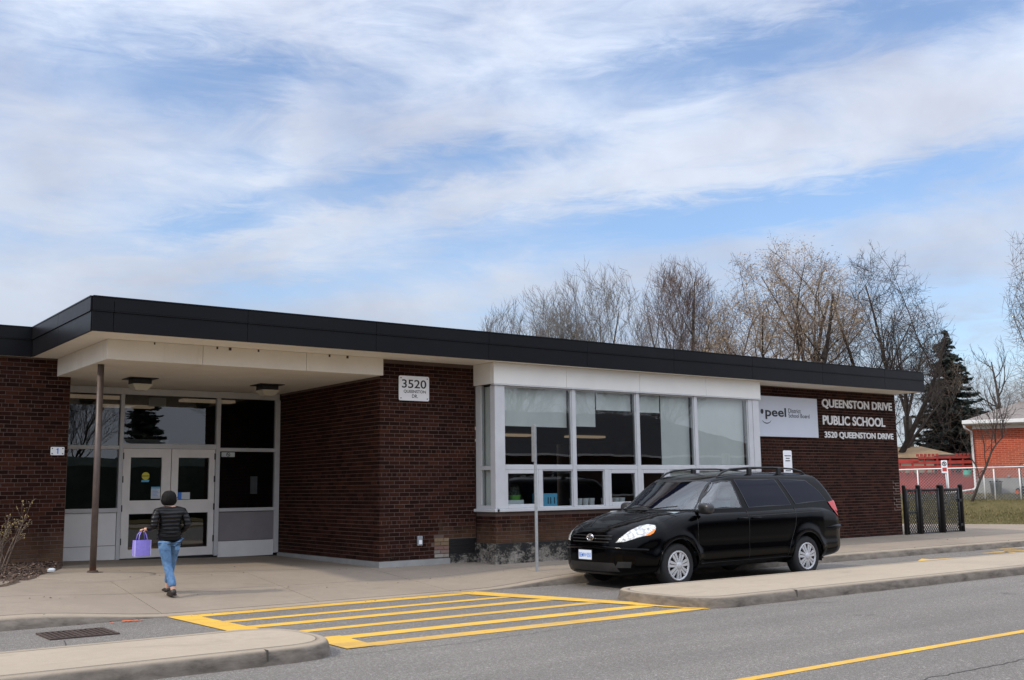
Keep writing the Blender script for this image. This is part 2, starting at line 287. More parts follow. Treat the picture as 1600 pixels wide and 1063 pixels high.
# ---------------------------------------------------------------- object helpers
def add(name, me, mat=None, parent=None, loc=None, smooth=False):
    o = bpy.data.objects.new(name, me); C.objects.link(o)
    if mat is not None and not me.materials:
        me.materials.append(M[mat] if isinstance(mat, str) else mat)
    if parent is not None: o.parent = parent
    if loc is not None: o.location = loc
    if smooth and len(me.polygons): me.polygons.foreach_set('use_smooth', [True]*len(me.polygons))
    return o
def tag(o, label, cat, group=None, kind=None):
    o['label'] = label; o['category'] = cat
    if group: o['group'] = group
    if kind: o['kind'] = kind
    return o
def thing(name, label, cat, loc=(0, 0, 0), rz=0, group=None):
    o = bpy.data.objects.new(name, None); C.objects.link(o); o.location = loc; o.rotation_euler = (0, 0, rz); o.empty_display_size = .2
    return tag(o, label, cat, group)
class MB:
    def __init__(s): s.v = []; s.f = []
    def poly(s, pts):
        i = len(s.v); s.v += [tuple(p) for p in pts]; s.f.append(tuple(range(i, i+len(pts)))); return s
    def box(s, x0, x1, y0, y1, z0, z1, bev=0):
        if x0 > x1: x0, x1 = x1, x0
        if y0 > y1: y0, y1 = y1, y0
        if z0 > z1: z0, z1 = z1, z0
        i = len(s.v)
        if not bev:
            s.v += [(x, y, z) for z in (z0, z1) for x, y in ((x0, y0), (x1, y0), (x1, y1), (x0, y1))]
            s.f += [tuple(i+k for k in q) for q in ((3, 2, 1, 0), (4, 5, 6, 7), (0, 1, 5, 4), (1, 2, 6, 5), (2, 3, 7, 6), (3, 0, 4, 7))]
        else:
            e = bev
            pr = [(x0+e, y0), (x1-e, y0), (x1, y0+e), (x1, y1-e), (x1-e, y1), (x0+e, y1), (x0, y1-e), (x0, y0+e)]
            pi = [(x0+e, y0+e), (x1-e, y0+e), (x1-e, y0+e), (x1-e, y1-e), (x1-e, y1-e), (x0+e, y1-e), (x0+e, y1-e), (x0+e, y0+e)]
            rings = [[(a, b_, z0) for a, b_ in pi], [(a, b_, z0+e) for a, b_ in pr], [(a, b_, z1-e) for a, b_ in pr], [(a, b_, z1) for a, b_ in pi]]
            s.rings(rings, True, True)
        return s
    def rings(s, rings, closed=True, caps=False):
        i = len(s.v); n = len(rings[0])
        for r in rings: s.v += [tuple(p) for p in r]
        for k in range(len(rings)-1):
            for j in range(n if closed else n-1):
                a = i+k*n+j; b_ = i+k*n+(j+1) % n; s.f.append((a, b_, b_+n, a+n))
        if caps: s.f.append(tuple(i+j for j in reversed(range(n)))); s.f.append(tuple(i+(len(rings)-1)*n+j for j in range(n)))
        return s
    def tube(s, pts, rad, n=8, caps=True):
        pts = [Vector(p) for p in pts]; rr = rad if isinstance(rad, (list, tuple)) else [rad]*len(pts); rings = []; up = None
        for k, p in enumerate(pts):
            d = (pts[min(k+1, len(pts)-1)]-pts[max(k-1, 0)]).normalized()
            if up is None: up = Vector((0, 0, 1)) if abs(d.z) < .9 else Vector((1, 0, 0))
            a = d.cross(up).normalized(); b_ = d.cross(a); up = -b_ if False else up
            rings.append([p+(a*math.cos(t)+b_*math.sin(t))*rr[k] for t in [2*PI*j/n for j in range(n)]])
        return s.rings(rings, True, caps)
    def lathe(s, prof, c=(0, 0, 0), axis='z', n=24):
        rings = []
        for r, h in prof:
            ring = []
            for j in range(n):
                t = 2*PI*j/n; a, b_ = r*math.cos(t), r*math.sin(t)
                ring.append((c[0]+a, c[1]+b_, c[2]+h) if axis == 'z' else ((c[0]+a, c[1]+h, c[2]-b_) if axis == 'y' else (c[0]+h, c[1]+a, c[2]+b_)))
            rings.append(ring)
        return s.rings(rings, True, True)
    def mesh(s, name='m'):
        me = bpy.data.meshes.new(name); me.from_pydata(s.v, [], s.f); me.update(); return me
    def obj(s, name, mat, parent=None, smooth=False, loc=None): return add(name, s.mesh(name), mat, parent, loc, smooth)
def tone_attr(me, vals):
    at = me.attributes.new('tone', 'FLOAT', 'POINT'); at.data.foreach_set('value', np.asarray(vals, dtype=np.float32))
def text_mesh(txt, x0, x1, z0, z1, y, depth=.0, bold=0.0, halign='L'):
    """text fitted to a box on a wall that faces -Y"""
    cu = bpy.data.curves.new('t', 'FONT'); cu.body = txt; cu.size = 1; cu.extrude = .0; cu.offset = bold; cu.resolution_u = 4
    o = bpy.data.objects.new('t', cu); C.objects.link(o); dg = bpy.context.evaluated_depsgraph_get(); me = bpy.data.meshes.new_from_object(o.evaluated_get(dg))
    bpy.data.objects.remove(o); n = len(me.vertices); co = np.empty(n*3, dtype=np.float32); me.vertices.foreach_get('co', co); co = co.reshape(-1, 3)
    mn = co.min(0); mxx = co.max(0); out = np.zeros_like(co)
    out[:, 0] = x0+(co[:, 0]-mn[0])/(mxx[0]-mn[0])*(x1-x0); out[:, 2] = z0+(co[:, 1]-mn[1])/(mxx[1]-mn[1])*(z1-z0); out[:, 1] = y
    me.vertices.foreach_set('co', out.ravel()); me.materials.clear(); me.update()
    if depth:
        bm = bmesh.new(); bm.from_mesh(me); bmesh.ops.remove_doubles(bm, verts=bm.verts, dist=1e-5)
        r = bmesh.ops.extrude_face_region(bm, geom=bm.faces[:]); bmesh.ops.translate(bm, vec=(0, -depth, 0), verts=[g for g in r['geom'] if isinstance(g, bmesh.types.BMVert)]); bm.to_mesh(me); bm.free()
    return me
def islands(me):
    """split a text mesh into its glyphs (connected pieces)"""
    bm = bmesh.new(); bm.from_mesh(me); bm.verts.ensure_lookup_table(); seen = set(); outl = []
    for v in bm.verts:
        if v.index in seen: continue
        st = [v]; comp = []; seen.add(v.index)
        while st:
            a = st.pop(); comp.append(a)
            for e in a.link_edges:
                q = e.other_vert(a)
                if q.index not in seen: seen.add(q.index); st.append(q)
        ids = {a.index: k for k, a in enumerate(comp)}; fs = {f for a in comp for f in a.link_faces}
        m = bpy.data.meshes.new('glyph'); m.from_pydata([a.co[:] for a in comp], [], [[ids[x.index] for x in f.verts] for f in fs]); outl.append(m)
    bm.free(); return outl
def smooth01(t): t = max(0, min(1, t)); return t*t*(3-2*t)

# ---------------------------------------------------------------- ground
LANE = -.22
def g(x, y):
    """height of the pavement in front of the school"""
    base = (-.023*max(x, -7) if x < 0 else 0) + (.007*y if y > 0 else 0)
    if y >= 0: return base
    dep = smooth01((x+6.2)/1.9)*(1-smooth01((x-.2)/2.2))       # dropped kerb at the crossing
    edge = -.075*(1-dep)-.205*dep
    return base+(edge-base)*min(1, -y/2.62)
def sheet(name, fx, fy, x0, x1, y0, y1, nx, ny, z, mat, kind='structure', parent=None):
    m = MB()
    for j in range(ny+1):
        for i in range(nx+1):
            x = x0+(x1-x0)*i/nx; y = y0+(y1-y0)*j/ny; m.v.append((x, y, z(x, y) if callable(z) else z))
    for j in range(ny):
        for i in range(nx): a = j*(nx+1)+i; m.f.append((a, a+1, a+nx+2, a+nx+1))
    o = m.obj(name, mat, parent, True)
    if kind: o['kind'] = kind
    return o
sheet('ground', 0, 0, -500, 600, -500, 600, 4, 4, -.46, 'grass')
sheet('road', 0, 0, -70, 90, -21, -2.6, 20, 10, LANE, 'asphalt')
def line(name, pts, wd, mat='road_yellow', z=LANE+.004, zf=None):
    """painted stripe following points in the plane"""
    m = MB(); L = []; Rr = []
    for k, p in enumerate(pts):
        a = Vector(pts[max(k-1, 0)]); b_ = Vector(pts[min(k+1, len(pts)-1)]); d = (b_-a).normalized(); n = Vector((-d.y, d.x))*wd/2; p = Vector(p)
        L.append((*(p+n), z)); Rr.append((*(p-n), z))
    m.rings([L, Rr], False); o = m.obj(name, mat); o['kind'] = 'structure'; return o
line('road_marking', [(-40, -10.12), (60, -10.12)], .11)
# crossing: outline and stripes as one painted marking
m = MB(); Zp = LANE+.0045
def quad(p): m.poly([(x, y, Zp) for x, y in p])
ys = [(-2.94, -2.68), (-3.72, -3.54), (-4.41, -4.18), (-5.14, -4.95), (-5.90, -5.66), (-6.54, -6.30)]
for k, (a, b_) in enumerate(ys):
    xr = -.12+1.14*(-2.72-a)/3.6 if k < 5 else 1.02
    quad([(-4.32 if k < 4 else -3.95, a), (xr+.02, a), (xr-.10, b_), (-4.32 if k < 4 else -3.80, b_)])
o = m.obj('crossing_stripes', 'road_yellow'); o['kind'] = 'structure'
m = MB(); Zp = LANE+.0085
quad([(-4.50, -2.68), (-4.40, -5.3), (-4.05, -5.3), (-4.18, -2.68)]); quad([(-4.03, -5.64), (-4.05, -6.54), (-3.72, -6.54), (-3.66, -5.64)])
quad([(-.30, -2.68), (.88, -6.54), (1.12, -6.45), (.12, -2.68)])
o = m.obj('crossing_border', 'road_yellow'); o['kind'] = 'structure'
m = MB(); Zp = LANE+.005
quad([(9.9, -3.72), (10.6, -3.36), (10.55, -3.60), (11.7, -3.72), (11.7, -3.84), (10.55, -3.74), (10.6, -4.0)])
o = m.obj('lane_arrow', 'road_yellow'); o['kind'] = 'structure'
m = MB()
for a, b_, wd in [((12.9, -3.35), (13.7, -3.5), .09), ((13.7, -3.1), (13.5, -4.0), .12), ((14.0, -3.2), (14.3, -4.1), .10), ((14.4, -2.85), (16.2, -3.05), .09), ((14.3, -3.55), (16.0, -3.7), .09), ((14.4, -4.1), (16.2, -4.15), .09), ((14.4, -2.85), (14.3, -3.6), .1)]:
    a = Vector(a); b_ = Vector(b_); n = Vector((-(b_-a).y, (b_-a).x)).normalized()*wd/2; quad([a+n, a-n, b_-n, b_+n])
o = m.obj('lane_marking', 'road_yellow'); o['kind'] = 'structure'
# pavement slabs on a dark bed, so the joints are real gaps
XS = [-40, -30, -20, -14, -10.5, -7.4, -4.5, -2.35, -.2, 1.9, 4.0, 6.1, 8.2, 10.3, 12.4, 14.5, 16.6, 18.7, 20.8, 24, 28, 40, 70]; YS = [-2.50, -1.22, .0, 1.4, 2.75, 4.1]
bed = MB(); xs = np.concatenate([np.linspace(-40, -8, 12), np.linspace(-7.5, 4, 48), np.linspace(4.5, 70, 30)]); ysv = np.linspace(-2.6, 4.2, 14)
bed.v = [(x, y, g(x, y)-.022) for y in ysv for x in xs]; nx = len(xs)
bed.f = [(j*nx+i, j*nx+i+1, (j+1)*nx+i+1, (j+1)*nx+i) for j in range(len(ysv)-1) for i in range(nx-1)]
pav = bed.obj('sidewalk', 'joint', None, True); pav['kind'] = 'structure'
for i in range(len(XS)-1):
    for j in range(len(YS)-1):
        x0, x1, y0, y1 = XS[i], XS[i+1], YS[j], YS[j+1]
        if y0 >= 1.3 and x0 > .0 and x1 < 15.5: continue
        gp = .006; m = MB(); nx_ = max(3, min(10, int((x1-x0)*3))); ny_ = 4; x0 += gp; x1 -= gp; y0 += gp; y1 -= gp
        X = [x0+(x1-x0)*a/nx_ for a in range(nx_+1)]; Y = [y0+(y1-y0)*a/ny_ for a in range(ny_+1)]
        m.v = [(x, y, g(x, y)) for y in Y for x in X]; m.f = [(b2*(nx_+1)+a, b2*(nx_+1)+a+1, (b2+1)*(nx_+1)+a+1, (b2+1)*(nx_+1)+a) for b2 in range(ny_) for a in range(nx_)]
        bd = X and [(x, Y[0]) for x in X]+[(X[-1], y) for y in Y]+[(x, Y[-1]) for x in reversed(X)]+[(X[0], y) for y in reversed(Y)]
        m.rings([[(x, y, g(x, y)-.03) for x, y in bd], [(x, y, g(x, y)) for x, y in bd]], False)
        m.obj('slab', 'concrete', pav)
# roadside kerb along the pavement: top strip and rounded face
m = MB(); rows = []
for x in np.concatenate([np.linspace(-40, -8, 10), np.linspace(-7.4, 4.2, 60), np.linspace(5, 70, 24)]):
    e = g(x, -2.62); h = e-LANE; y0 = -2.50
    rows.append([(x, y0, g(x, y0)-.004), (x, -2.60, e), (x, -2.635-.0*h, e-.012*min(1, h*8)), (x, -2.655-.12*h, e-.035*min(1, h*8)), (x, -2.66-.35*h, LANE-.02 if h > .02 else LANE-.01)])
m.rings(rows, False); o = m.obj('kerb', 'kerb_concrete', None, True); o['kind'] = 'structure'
# islands between the lanes
def island(name, xe, xf, yb, yt, dirn):
    """rounded end at xe, runs to xf; yb near side, yt lane side"""
    def outline(off):
        cyy = (yb+yt)/2; hw = (yt-yb)/2-off; rx = .62-off*.6; pts = []
        n = 28; c0 = xe+dirn*(.62)
        for k in range(n+1):
            t = -PI/2+PI*k/n; s = math.sin(t); cc = max(0, math.cos(t))
            pts.append((c0-dirn*rx*cc**.75, cyy+hw*(abs(s)**.8)*(1 if s > 0 else -1)))
        for k in range(1, 13): pts.append((c0+(xf-c0)*(k/12)**1.6, cyy+hw))
        pre = [(c0+(xf-c0)*(k/12)**1.6, cyy-hw) for k in range(12, 0, -1)]
        return pre+pts
    H = .135; prof = [(-.035, -.02), (-.025, .03), (-.005, H-.035), (.012, H-.012), (.035, H), (.15, H), (.153, H-.03)]
    m = MB(); m.rings([[(x, y, LANE+z) for x, y in outline(o_)] for o_, z in prof], False)
    root = m.obj(name, 'kerb_concrete', None, True); root['kind'] = 'structure'
    m = MB(); ol = outline(.16); n = len(ol)//2
    m.v = [(x, y, LANE+H) for x, y in ol]+[(x, y, LANE+H-.03) for x, y in ol]; nn = len(ol)
    m.f = [(i, nn-1-i, nn-2-i, i+1) for i in range(nn//2-1)] + [(i, i+1, nn+i+1, nn+i) for i in range(nn-1)]
    m.obj('island_slab', 'island_concrete', root); return root
island('island', -4.22, -44, -6.93, -5.38, -1); island('island', .82, 60, -6.62, -4.72, 1)
m = MB(); tn = []
for k in range(420):
    x = random.uniform(-7, 16); y = random.choice((-2.72, -.06, 3.95, -2.75, -1.5, 1.2))+random.gauss(0, .07)
    if y > 0 and x > -.1: continue
    if y > -.7 and 1.9 < x < 9.2: y -= .62
    z = (LANE if y < -2.66 else g(x, y))+.006; a = random.uniform(0, 6.28); q = random.uniform(.006, .020); dx, dy = math.cos(a)*q, math.sin(a)*q; i = len(m.v)
    m.v += [(x-dx, y-dy, z), (x+dy*.45, y-dx*.45, z+q*.5), (x+dx, y+dy, z+q*.2), (x-dy*.45, y+dx*.45, z)]; m.f.append((i, i+1, i+2, i+3)); tn += [random.random()]*4
me = m.mesh('grit'); tone_attr(me, tn); o = add('grit', me, 'leaf_litter'); tag(o, 'scattered leaf crumbs and grit lying along the kerb and walls', 'litter', kind='stuff')
# kerb expansion joints on the near faces
for x, y in [(-5.05, -6.965), (2.6, -6.655)]:
    m = MB(); m.box(x-.005, x+.005, y+.012, y+.10, LANE, LANE+.1362); o = m.obj('kerb_joint', 'joint'); o['kind'] = 'structure'
# fine cracks in the asphalt
def crack(pts, wd, seed):
    r = random.Random(seed); P = []
    for (xa, ya), (xb, yb) in zip(pts[:-1], pts[1:]):
        n = int(math.hypot(xb-xa, yb-ya)*9)+1
        for k in range(n): t = k/n; P.append((xa+(xb-xa)*t+r.uniform(-.02, .02), ya+(yb-ya)*t+r.uniform(-.025, .025)))
    line('road_crack', P, wd, 'joint', LANE+.003)
crack([(-2.0, -11.0), (0, -11.02), (6, -10.9), (20, -11.1)], .014, 1); crack([(-4.4, -6.85), (-3, -6.95), (-1.0, -6.75), (1.1, -6.55), (3, -7.2)], .008, 2)
crack([(-6.3, -4.9), (-6.1, -4.3), (-6.0, -3.9)], .012, 3)
# mulch bed in the left corner, its edge curving to the wall
m = MB(); rows = []
edge = [(-12, -1.1), (-9, -1.0), (-7.2, -.85), (-6.4, -.72), (-5.9, -.45), (-5.5, .05), (-5.15, .75), (-4.85, 1.5), (-4.55, 2.2), (-4.42, 2.72)]
for x, y in edge: rows.append([(x, y, g(x, y)+.002), (x, y+(2.72-y)*.12, g(x, y)+.03), (x, y+(2.72-y)*.5, g(x, y)+.05+.02*math.sin(x*3)), (x, 2.73, g(x, 2.7)+.06)])
m.rings(rows, False); o = m.obj('mulch_bed', 'mulch', None, True); o['kind'] = 'structure'
m = MB(); tn = []
for k in range(9000):
    x = random.uniform(-8.5, -4.45); y = random.uniform(-1.0, 2.7); ye = np.interp(x, [e[0] for e in edge], [e[1] for e in edge])
    if y < ye+random.random()**2*.25-.03: continue
    t = (y-ye)/(2.73-ye+1e-6); z = g(x, y)+.012+.05*min(1, t*2.2)+random.uniform(0, .03); a = random.uniform(0, 6.28); s = random.uniform(.008, .027); q = random.uniform(-.5, .5)
    dx, dy = math.cos(a)*s, math.sin(a)*s; i = len(m.v)
    m.v += [(x-dx, y-dy, z), (x+dy*.5, y-dx*.5, z+s*q), (x+dx, y+dy, z+s*.3), (x-dy*.5, y+dx*.5, z-s*q+.006)]; m.f.append((i, i+1, i+2, i+3)); tn += [random.random()]*4
me = m.mesh('leaf_litter'); tone_attr(me, tn); o = add('leaf_litter', me, 'leaf_litter'); tag(o, 'brown dead leaves and bark chips covering the planting bed', 'leaf litter', kind='stuff')
# lawn bank on the right, rising to the neighbour's yard
nl = Vector((.80, .60)); tl = Vector((.60, -.80)); P0 = Vector((20.2, 2.3))
def lz(s): return -.13+1.01*smooth01((s+.2)/7.4) if s < 7.2 else .88
m = MB(); SS = list(np.linspace(0, 8, 17))+[10, 14, 20, 30, 45, 70, 110, 180]; TT = np.linspace(-70, 60, 131)
for s in SS:
    for t in TT:
        p = P0+nl*s+tl*t; z = lz(s)+.03*math.sin(p.x*1.7+p.y)*min(1, s/2); m.v.append((p.x, p.y, z))
nT = len(TT)
for j in range(len(SS)-1):
    for i in range(nT-1):
        a = j*nT+i
        q = [a, a+1, a+nT+1, a+nT]; cxm = sum(m.v[k][0] for k in q)/4; cym = sum(m.v[k][1] for k in q)/4
        if cym > -1.4 and not (cxm < 15.5 and cym < 14): m.f.append(tuple(q))
lawn = m.obj('lawn', 'grass', None, True); lawn['kind'] = 'structure'
# grass blades on the part of the bank in view
m = MB(); tn = []
for k in range(26000):
    s = random.random()**1.2*6.8; t = random.uniform(-2.5, 5.5); p = P0+nl*s+tl*t; z = lz(s)-.01; a = random.uniform(0, PI); h = random.uniform(.03, .085); wd = random.uniform(.008, .02); i = len(m.v)
    if p.y < -1.3: continue
    m.v += [(p.x-math.cos(a)*wd, p.y-math.sin(a)*wd, z), (p.x+math.cos(a)*wd, p.y+math.sin(a)*wd, z), (p.x+random.uniform(-.04, .04), p.y+random.uniform(-.04, .04), z+h)]; m.f.append((i, i+1, i+2)); tn += [random.random()]*3
me = m.mesh('grass'); tone_attr(me, tn)
b = MatB('grass_blade'); at = b.n('ShaderNodeAttribute', attribute_name='tone'); b.col(b.ramp(at.outputs['Fac'], [(0, (.08, .085, .025)), (.5, (.15, .125, .05)), (1, (.25, .20, .11))])); b.set(.9); M['grass_blade'] = b.m
o = add('grass', me, 'grass_blade'); tag(o, 'short patchy olive and straw coloured grass on the bank', 'grass', kind='stuff')
# paved apron and yellow edged kerb beyond the gates
sheet('path', 0, 0, 15.2, 24, -.2, 6.5, 8, 8, lambda x, y: -.045-.012*(x-15), 'island_concrete')
line('kerb_marking', [(18.4, 1.0), (20.2, -.9), (22, -1.3), (30, -1.3)], .10, 'road_yellow', z=-.0, )
bpy.data.objects['kerb_marking'].location.z = -.095+.012

# ---------------------------------------------------------------- the school
school = thing('school_building', 'single storey dark brick school with black roof fascia and recessed entrance', 'school building')
H = 3.55; ROW = .0677; BL = .2005; BH = .0575
wallroot = {}
bricks = []          # (x, y, z, length, axis, matname, wall)
def brick_wall(name, org, axis, length, z0, z1, holes=(), top=None, mat='brick', off=0, lab=None):
    """masonry plane: mortar backing and real bricks standing 5 mm proud. axis 'x' faces -Y, axis '-y' faces -X"""
    x0, y0 = org; m = MB(); t = .10
    if axis == 'x': m.box(x0+.003, x0+length-.003, y0+.006, y0+t, z0-.3, z1)
    else: m.box(x0+.006, x0+t, y0+.003, y0+length-.003, z0-.3, z1)
    wl = m.obj(name, 'mortar', school)
    n = int((z1-z0)/ROW)
    for k in range(n):
        z = z0+k*ROW+.005; header = (k+3) % 6 == 0; L = .1 if header else .2
        s = -(.1 if k % 2 else 0)-off if not header else -.05
        while s < length:
            a = max(s, 0)+.0; b_ = min(s+L, length)-.010; s += L
            if b_-a < .02: continue
            if any(a+.05 > h0 and b_-.05 < h1 and z > h2 and z < h3 for h0, h1, h2, h3 in holes): continue
            bricks.append((x0, y0, z, a, b_, axis, mat, wl))
    return wl
brick_wall('brick_wall', (-12, 2.73), 'x', 7.6, .07, H)                 # left wing
brick_wall('brick_wall', (0, 0), 'x', 1.99, .10, H, holes=[(1.36, 1.99, 0, .42), (1.06, 1.42, .12, .46)])
brick_wall('brick_wall', (0, .006), '-y', 4.06, .10, 3.25)
brick_wall('brick_wall', (1.99, -.61), 'x', 7.09, .34, .88, off=.06)
brick_wall('brick_wall', (1.99, -.604), '-y', .60, .34, .88)
brick_wall('brick_wall', (9.09, 0), 'x', 5.99, .01, H)
# patch of replaced pale bricks and the black painted panel beside the bay
for k, (mt, z) in enumerate([('brick_pale', .115), ('brick_pale', .183), ('brick_pale', .25), ('brick_tan', .32), ('brick_tan', .388)]):
    for a, b_ in ([(1.10, 1.22), (1.23, 1.40)] if k % 2 else [(1.10, 1.29), (1.30, 1.40)]):
        MB().box(a, b_, -.006, .03, z, z+.057).obj('brick', mt, school)
for k in range(5): MB().box(1.41, 1.985, -.006-.001*(k % 2), .05, .10+k*.066, .10+k*.066+.060).obj('foundation_block', 'flaking_paint' if k == 0 else 'black_metal', school)
# white mortar outlines left on the far corner
m = MB()
for zb in (.62, 1.02):
    for r in range(5):
        z = zb+r*ROW*1.0; x0 = 14.78+.1*(r % 2); m.box(x0, 15.06, -.002, .004, z, z+.012); m.box(x0, x0+.012, -.002, .004, z+.012, z+ROW)
m.obj('mortar_patch', 'mortar_white', school)
# hand the 300 nearest bricks out as single objects, the rest as joined courses per wall
camp = Vector((-9.07, -16.05, 1.32))
def bctr(b_): return Vector((b_[0]+(b_[3]+b_[4])/2, b_[1], b_[2])) if b_[5] == 'x' else Vector((b_[0], b_[1]+(b_[3]+b_[4])/2, b_[2]))
def seen(b_):
    c_ = bctr(b_); return not (c_.x < -6.0) and b_[5] == 'x' and b_[4]-b_[3] > .15
order = sorted([k for k, b_ in enumerate(bricks) if seen(b_)], key=lambda k: (bctr(bricks[k])-camp).length); single = set(order[:285])
cache = {}
def brickbox(m, b_, jig=True):
    x0, y0, z, a, e, ax, mt, wl = b_; pr = random.uniform(-.0015, .0015); c_ = .003
    if ax == 'x':
        A = [(x0+a, z), (x0+e, z), (x0+e, z+BH), (x0+a, z+BH)]; fr = lambda u_, v_, d: (u_, y0+d+pr, v_)
    else:
        A = [(y0+e, z), (y0+a, z), (y0+a, z+BH), (y0+e, z+BH)]; fr = lambda u_, v_, d: (x0+d+pr, u_, v_)
    cu = sum(p[0] for p in A)/4; cv = z+BH/2; i = len(m.v)
    inn = [(p[0]+(c_ if p[0] < cu else -c_), p[1]+(c_ if p[1] < cv else -c_)) for p in A]
    m.v += [fr(*p, .012) for p in A]+[fr(*p, .003) for p in A]+[fr(*p, 0) for p in inn]
    for q in range(4): r_2 = (q+1) % 4; m.f += [(i+q, i+r_2, i+4+r_2, i+4+q), (i+4+q, i+4+r_2, i+8+r_2, i+8+q)]
    m.f.append((i+8, i+9, i+10, i+11)); return 12
byw = {}
for k, b_ in enumerate(bricks):
    if k in single:
        ln = round(b_[4]-b_[3], 3); key = (ln, random.randrange(8))
        if key not in cache:
            mm = MB(); brickbox(mm, (0, 0, 0, 0, ln, 'x', 'brick', None)); me = mm.mesh('brick'); tone_attr(me, [0]*12); me.materials.append(M['brick']); cache[key] = me
        o = bpy.data.objects.new('brick', cache[key]); C.objects.link(o); o.parent = b_[7]; o.location = (b_[0]+b_[3], b_[1], b_[2])
    else: byw.setdefault(b_[7].name, []).append(b_)
for wn, bl in byw.items():
    m = MB(); tn = []
    for b_ in bl: n = brickbox(m, b_); tn += [random.random()]*n
    me = m.mesh('brick_courses'); tone_attr(me, tn); o = add('brick_courses', me, 'brick', bl[0][7]); o['kind'] = 'stuff'
# foundations
MB().box(-.03, 1.40, -.045, .05, -.08, .095).box(-.03, .05, .05, 4.05, -.02, .095).obj('foundation', 'found_conc', school)
MB().box(1.96, 9.10, -.635, -.5, -.3, .335).box(1.96, 2.1, -.5, .05, -.3, .335).box(1.40, 1.96, -.03, .05, -.1, .095).obj('bay_foundation', 'flaking_paint', school)
MB().box(-12, -4.41, 2.71, 2.8, -.1, .065).obj('foundation', 'brick_tan', school)
MB().box(9.10, 15.07, -.008, .05, -.3, .005).obj('foundation', 'found_conc', school)
# structural body behind the skin
m = MB(); m.box(-12, -4.41, 2.84, 3.0, -.3, H-.002).box(.105, 1.98, .105, .3, -.3, H-.002).box(.105, .3, .3, 4.2, -.3, H-.002).box(9.2, 15.0, .105, .3, -.3, H-.002).box(14.9, 15.075, .11, 14, -.3, H-.002)
m.box(-4.5, -4.41, 2.83, 4.0, -.3, 3.24)
m.obj('structural_wall', 'mortar', school)
o = MB().box(15.078, 15.09, .1, 14, -.3, H-.004).obj('end_wall', 'brick', school)
# roof: deck, soffit and two tier metal fascia panels
MB().poly([(-5.0, -.8, 4.0), (15.0, -.8, 4.0), (15.0, 14, 4.0), (-5.0, 14, 4.0)]).poly([(-12, 2.8, 4.0), (-5.0, 2.8, 4.0), (-5.0, 14, 4.0), (-12, 14, 4.0)]).obj('roof', 'dark_roof', school)
sof = MB(); sx_ = [-5.03, -3.39, -1.5, .75, 3.0, 5.25, 7.5, 9.75, 12.0, 15.05]
for a, b_ in zip(sx_[:-1], sx_[1:]): sof.box(a+.004, b_-.004, -.84, .12 if a > -.5 else 2.73, H, H+.02)
sof.box(-12, -5.03, 2.66, 2.9, H, H+.02); sof.obj('soffit', 'soffit_paint', school)
MB().box(-5.03, 15.05, -.83, 2.8, H+.022, H+.04).obj('soffit_backing', 'joint', school)
fxs = [-5.05, -4.76, -2.78, -.56, 1.70, 3.98, 6.28, 8.64, 11.04, 13.42, 15.08]
def fascia_y(x0, x1, y):
    m = MB(); e = .0025
    m.box(x0+e, x1-e, y, y+.03, H-.004, H+.275, .003).box(x0+e, x1-e, y-.018, y+.03, H+.277, H+.292).box(x0+e, x1-e, y-.012, y+.03, H+.293, H+.475, .003).box(x0+e, x1-e, y-.02, y+.10, H+.477, H+.495)
    m.obj('fascia_panel', 'fascia_metal', school)
for a, b_ in zip(fxs[:-1], fxs[1:]): fascia_y(a, b_, -.86)
for a, b_ in ((-12, -9.3), (-9.3, -7.1), (-7.1, -5.05)): fascia_y(a, b_, 2.64)
def fascia_x(y0, y1, x, s):
    m = MB(); e = .0025
    m.box(x, x-s*.03, y0+e, y1-e, H-.004, H+.275, .003).box(x+s*.018, x-s*.03, y0+e, y1-e, H+.277, H+.292).box(x+s*.012, x-s*.03, y0+e, y1-e, H+.293, H+.475, .003).box(x+s*.02, x-s*.1, y0+e, y1-e, H+.477, H+.495)
    m.obj('fascia_panel', 'fascia_metal', school)
fascia_x(-.83, .95, -5.06, -1); fascia_x(.95, 2.62, -5.06, -1)
for a in (-.83, 3, 7, 11): fascia_x(a, min(14, a+4), 15.09, 1)
# canopy bulkhead and lowered ceiling
for a, b_ in ((-4.63, -3.19), (-3.19, -1.45), (-1.45, -.004)): MB().box(a+.003, b_-.003, -.13, .0-.002, 3.25, H-.002, .004).obj('canopy_beam', 'stucco', school)
for a, b_ in ((.002, 1.4), (1.4, 2.725)): MB().box(-4.63, -4.53, a+.003, b_-.003, 3.25, H-.002, .004).obj('canopy_beam', 'stucco', school)
for a, b_ in ((-4.60, -3.19), (-3.19, -1.45), (-1.45, .0)):
    for c0, c1 in ((.002, 1.3), (1.3, 2.6), (2.6, 4.2)): MB().box(a+.004, b_-.004, c0+.004, c1-.004, 3.252, 3.27).obj('canopy_ceiling_panel', 'stucco', school)
MB().box(-4.52, .1, .02, 4.2, 3.272, 3.29).obj('canopy_ceiling', 'joint', school)
m = MB()
for x, s in ((-3.95, .010), (-2.98, .014), (-2.78, .022), (-2.3, .014), (-1.05, .016), (-.72, .020)): m.box(x, x+s*2, -.134, -.126, H-.03-s, H-.006)
m.obj('rust_stain', 'rust_iron', school)
col_ = thing('canopy_column', 'slim brown steel pole holding up the entrance canopy, rusty at the foot', 'column', (-4.50, .62, 0))
MB().lathe([(.048, .0), (.048, 3.25)], n=20).obj('pole', 'column_paint', col_, True)
m = MB(); m.lathe([(.16, .132), (.15, .143), (.085, .146), (.07, .17)], n=20); m.obj('base_plate', 'rust_iron', col_)
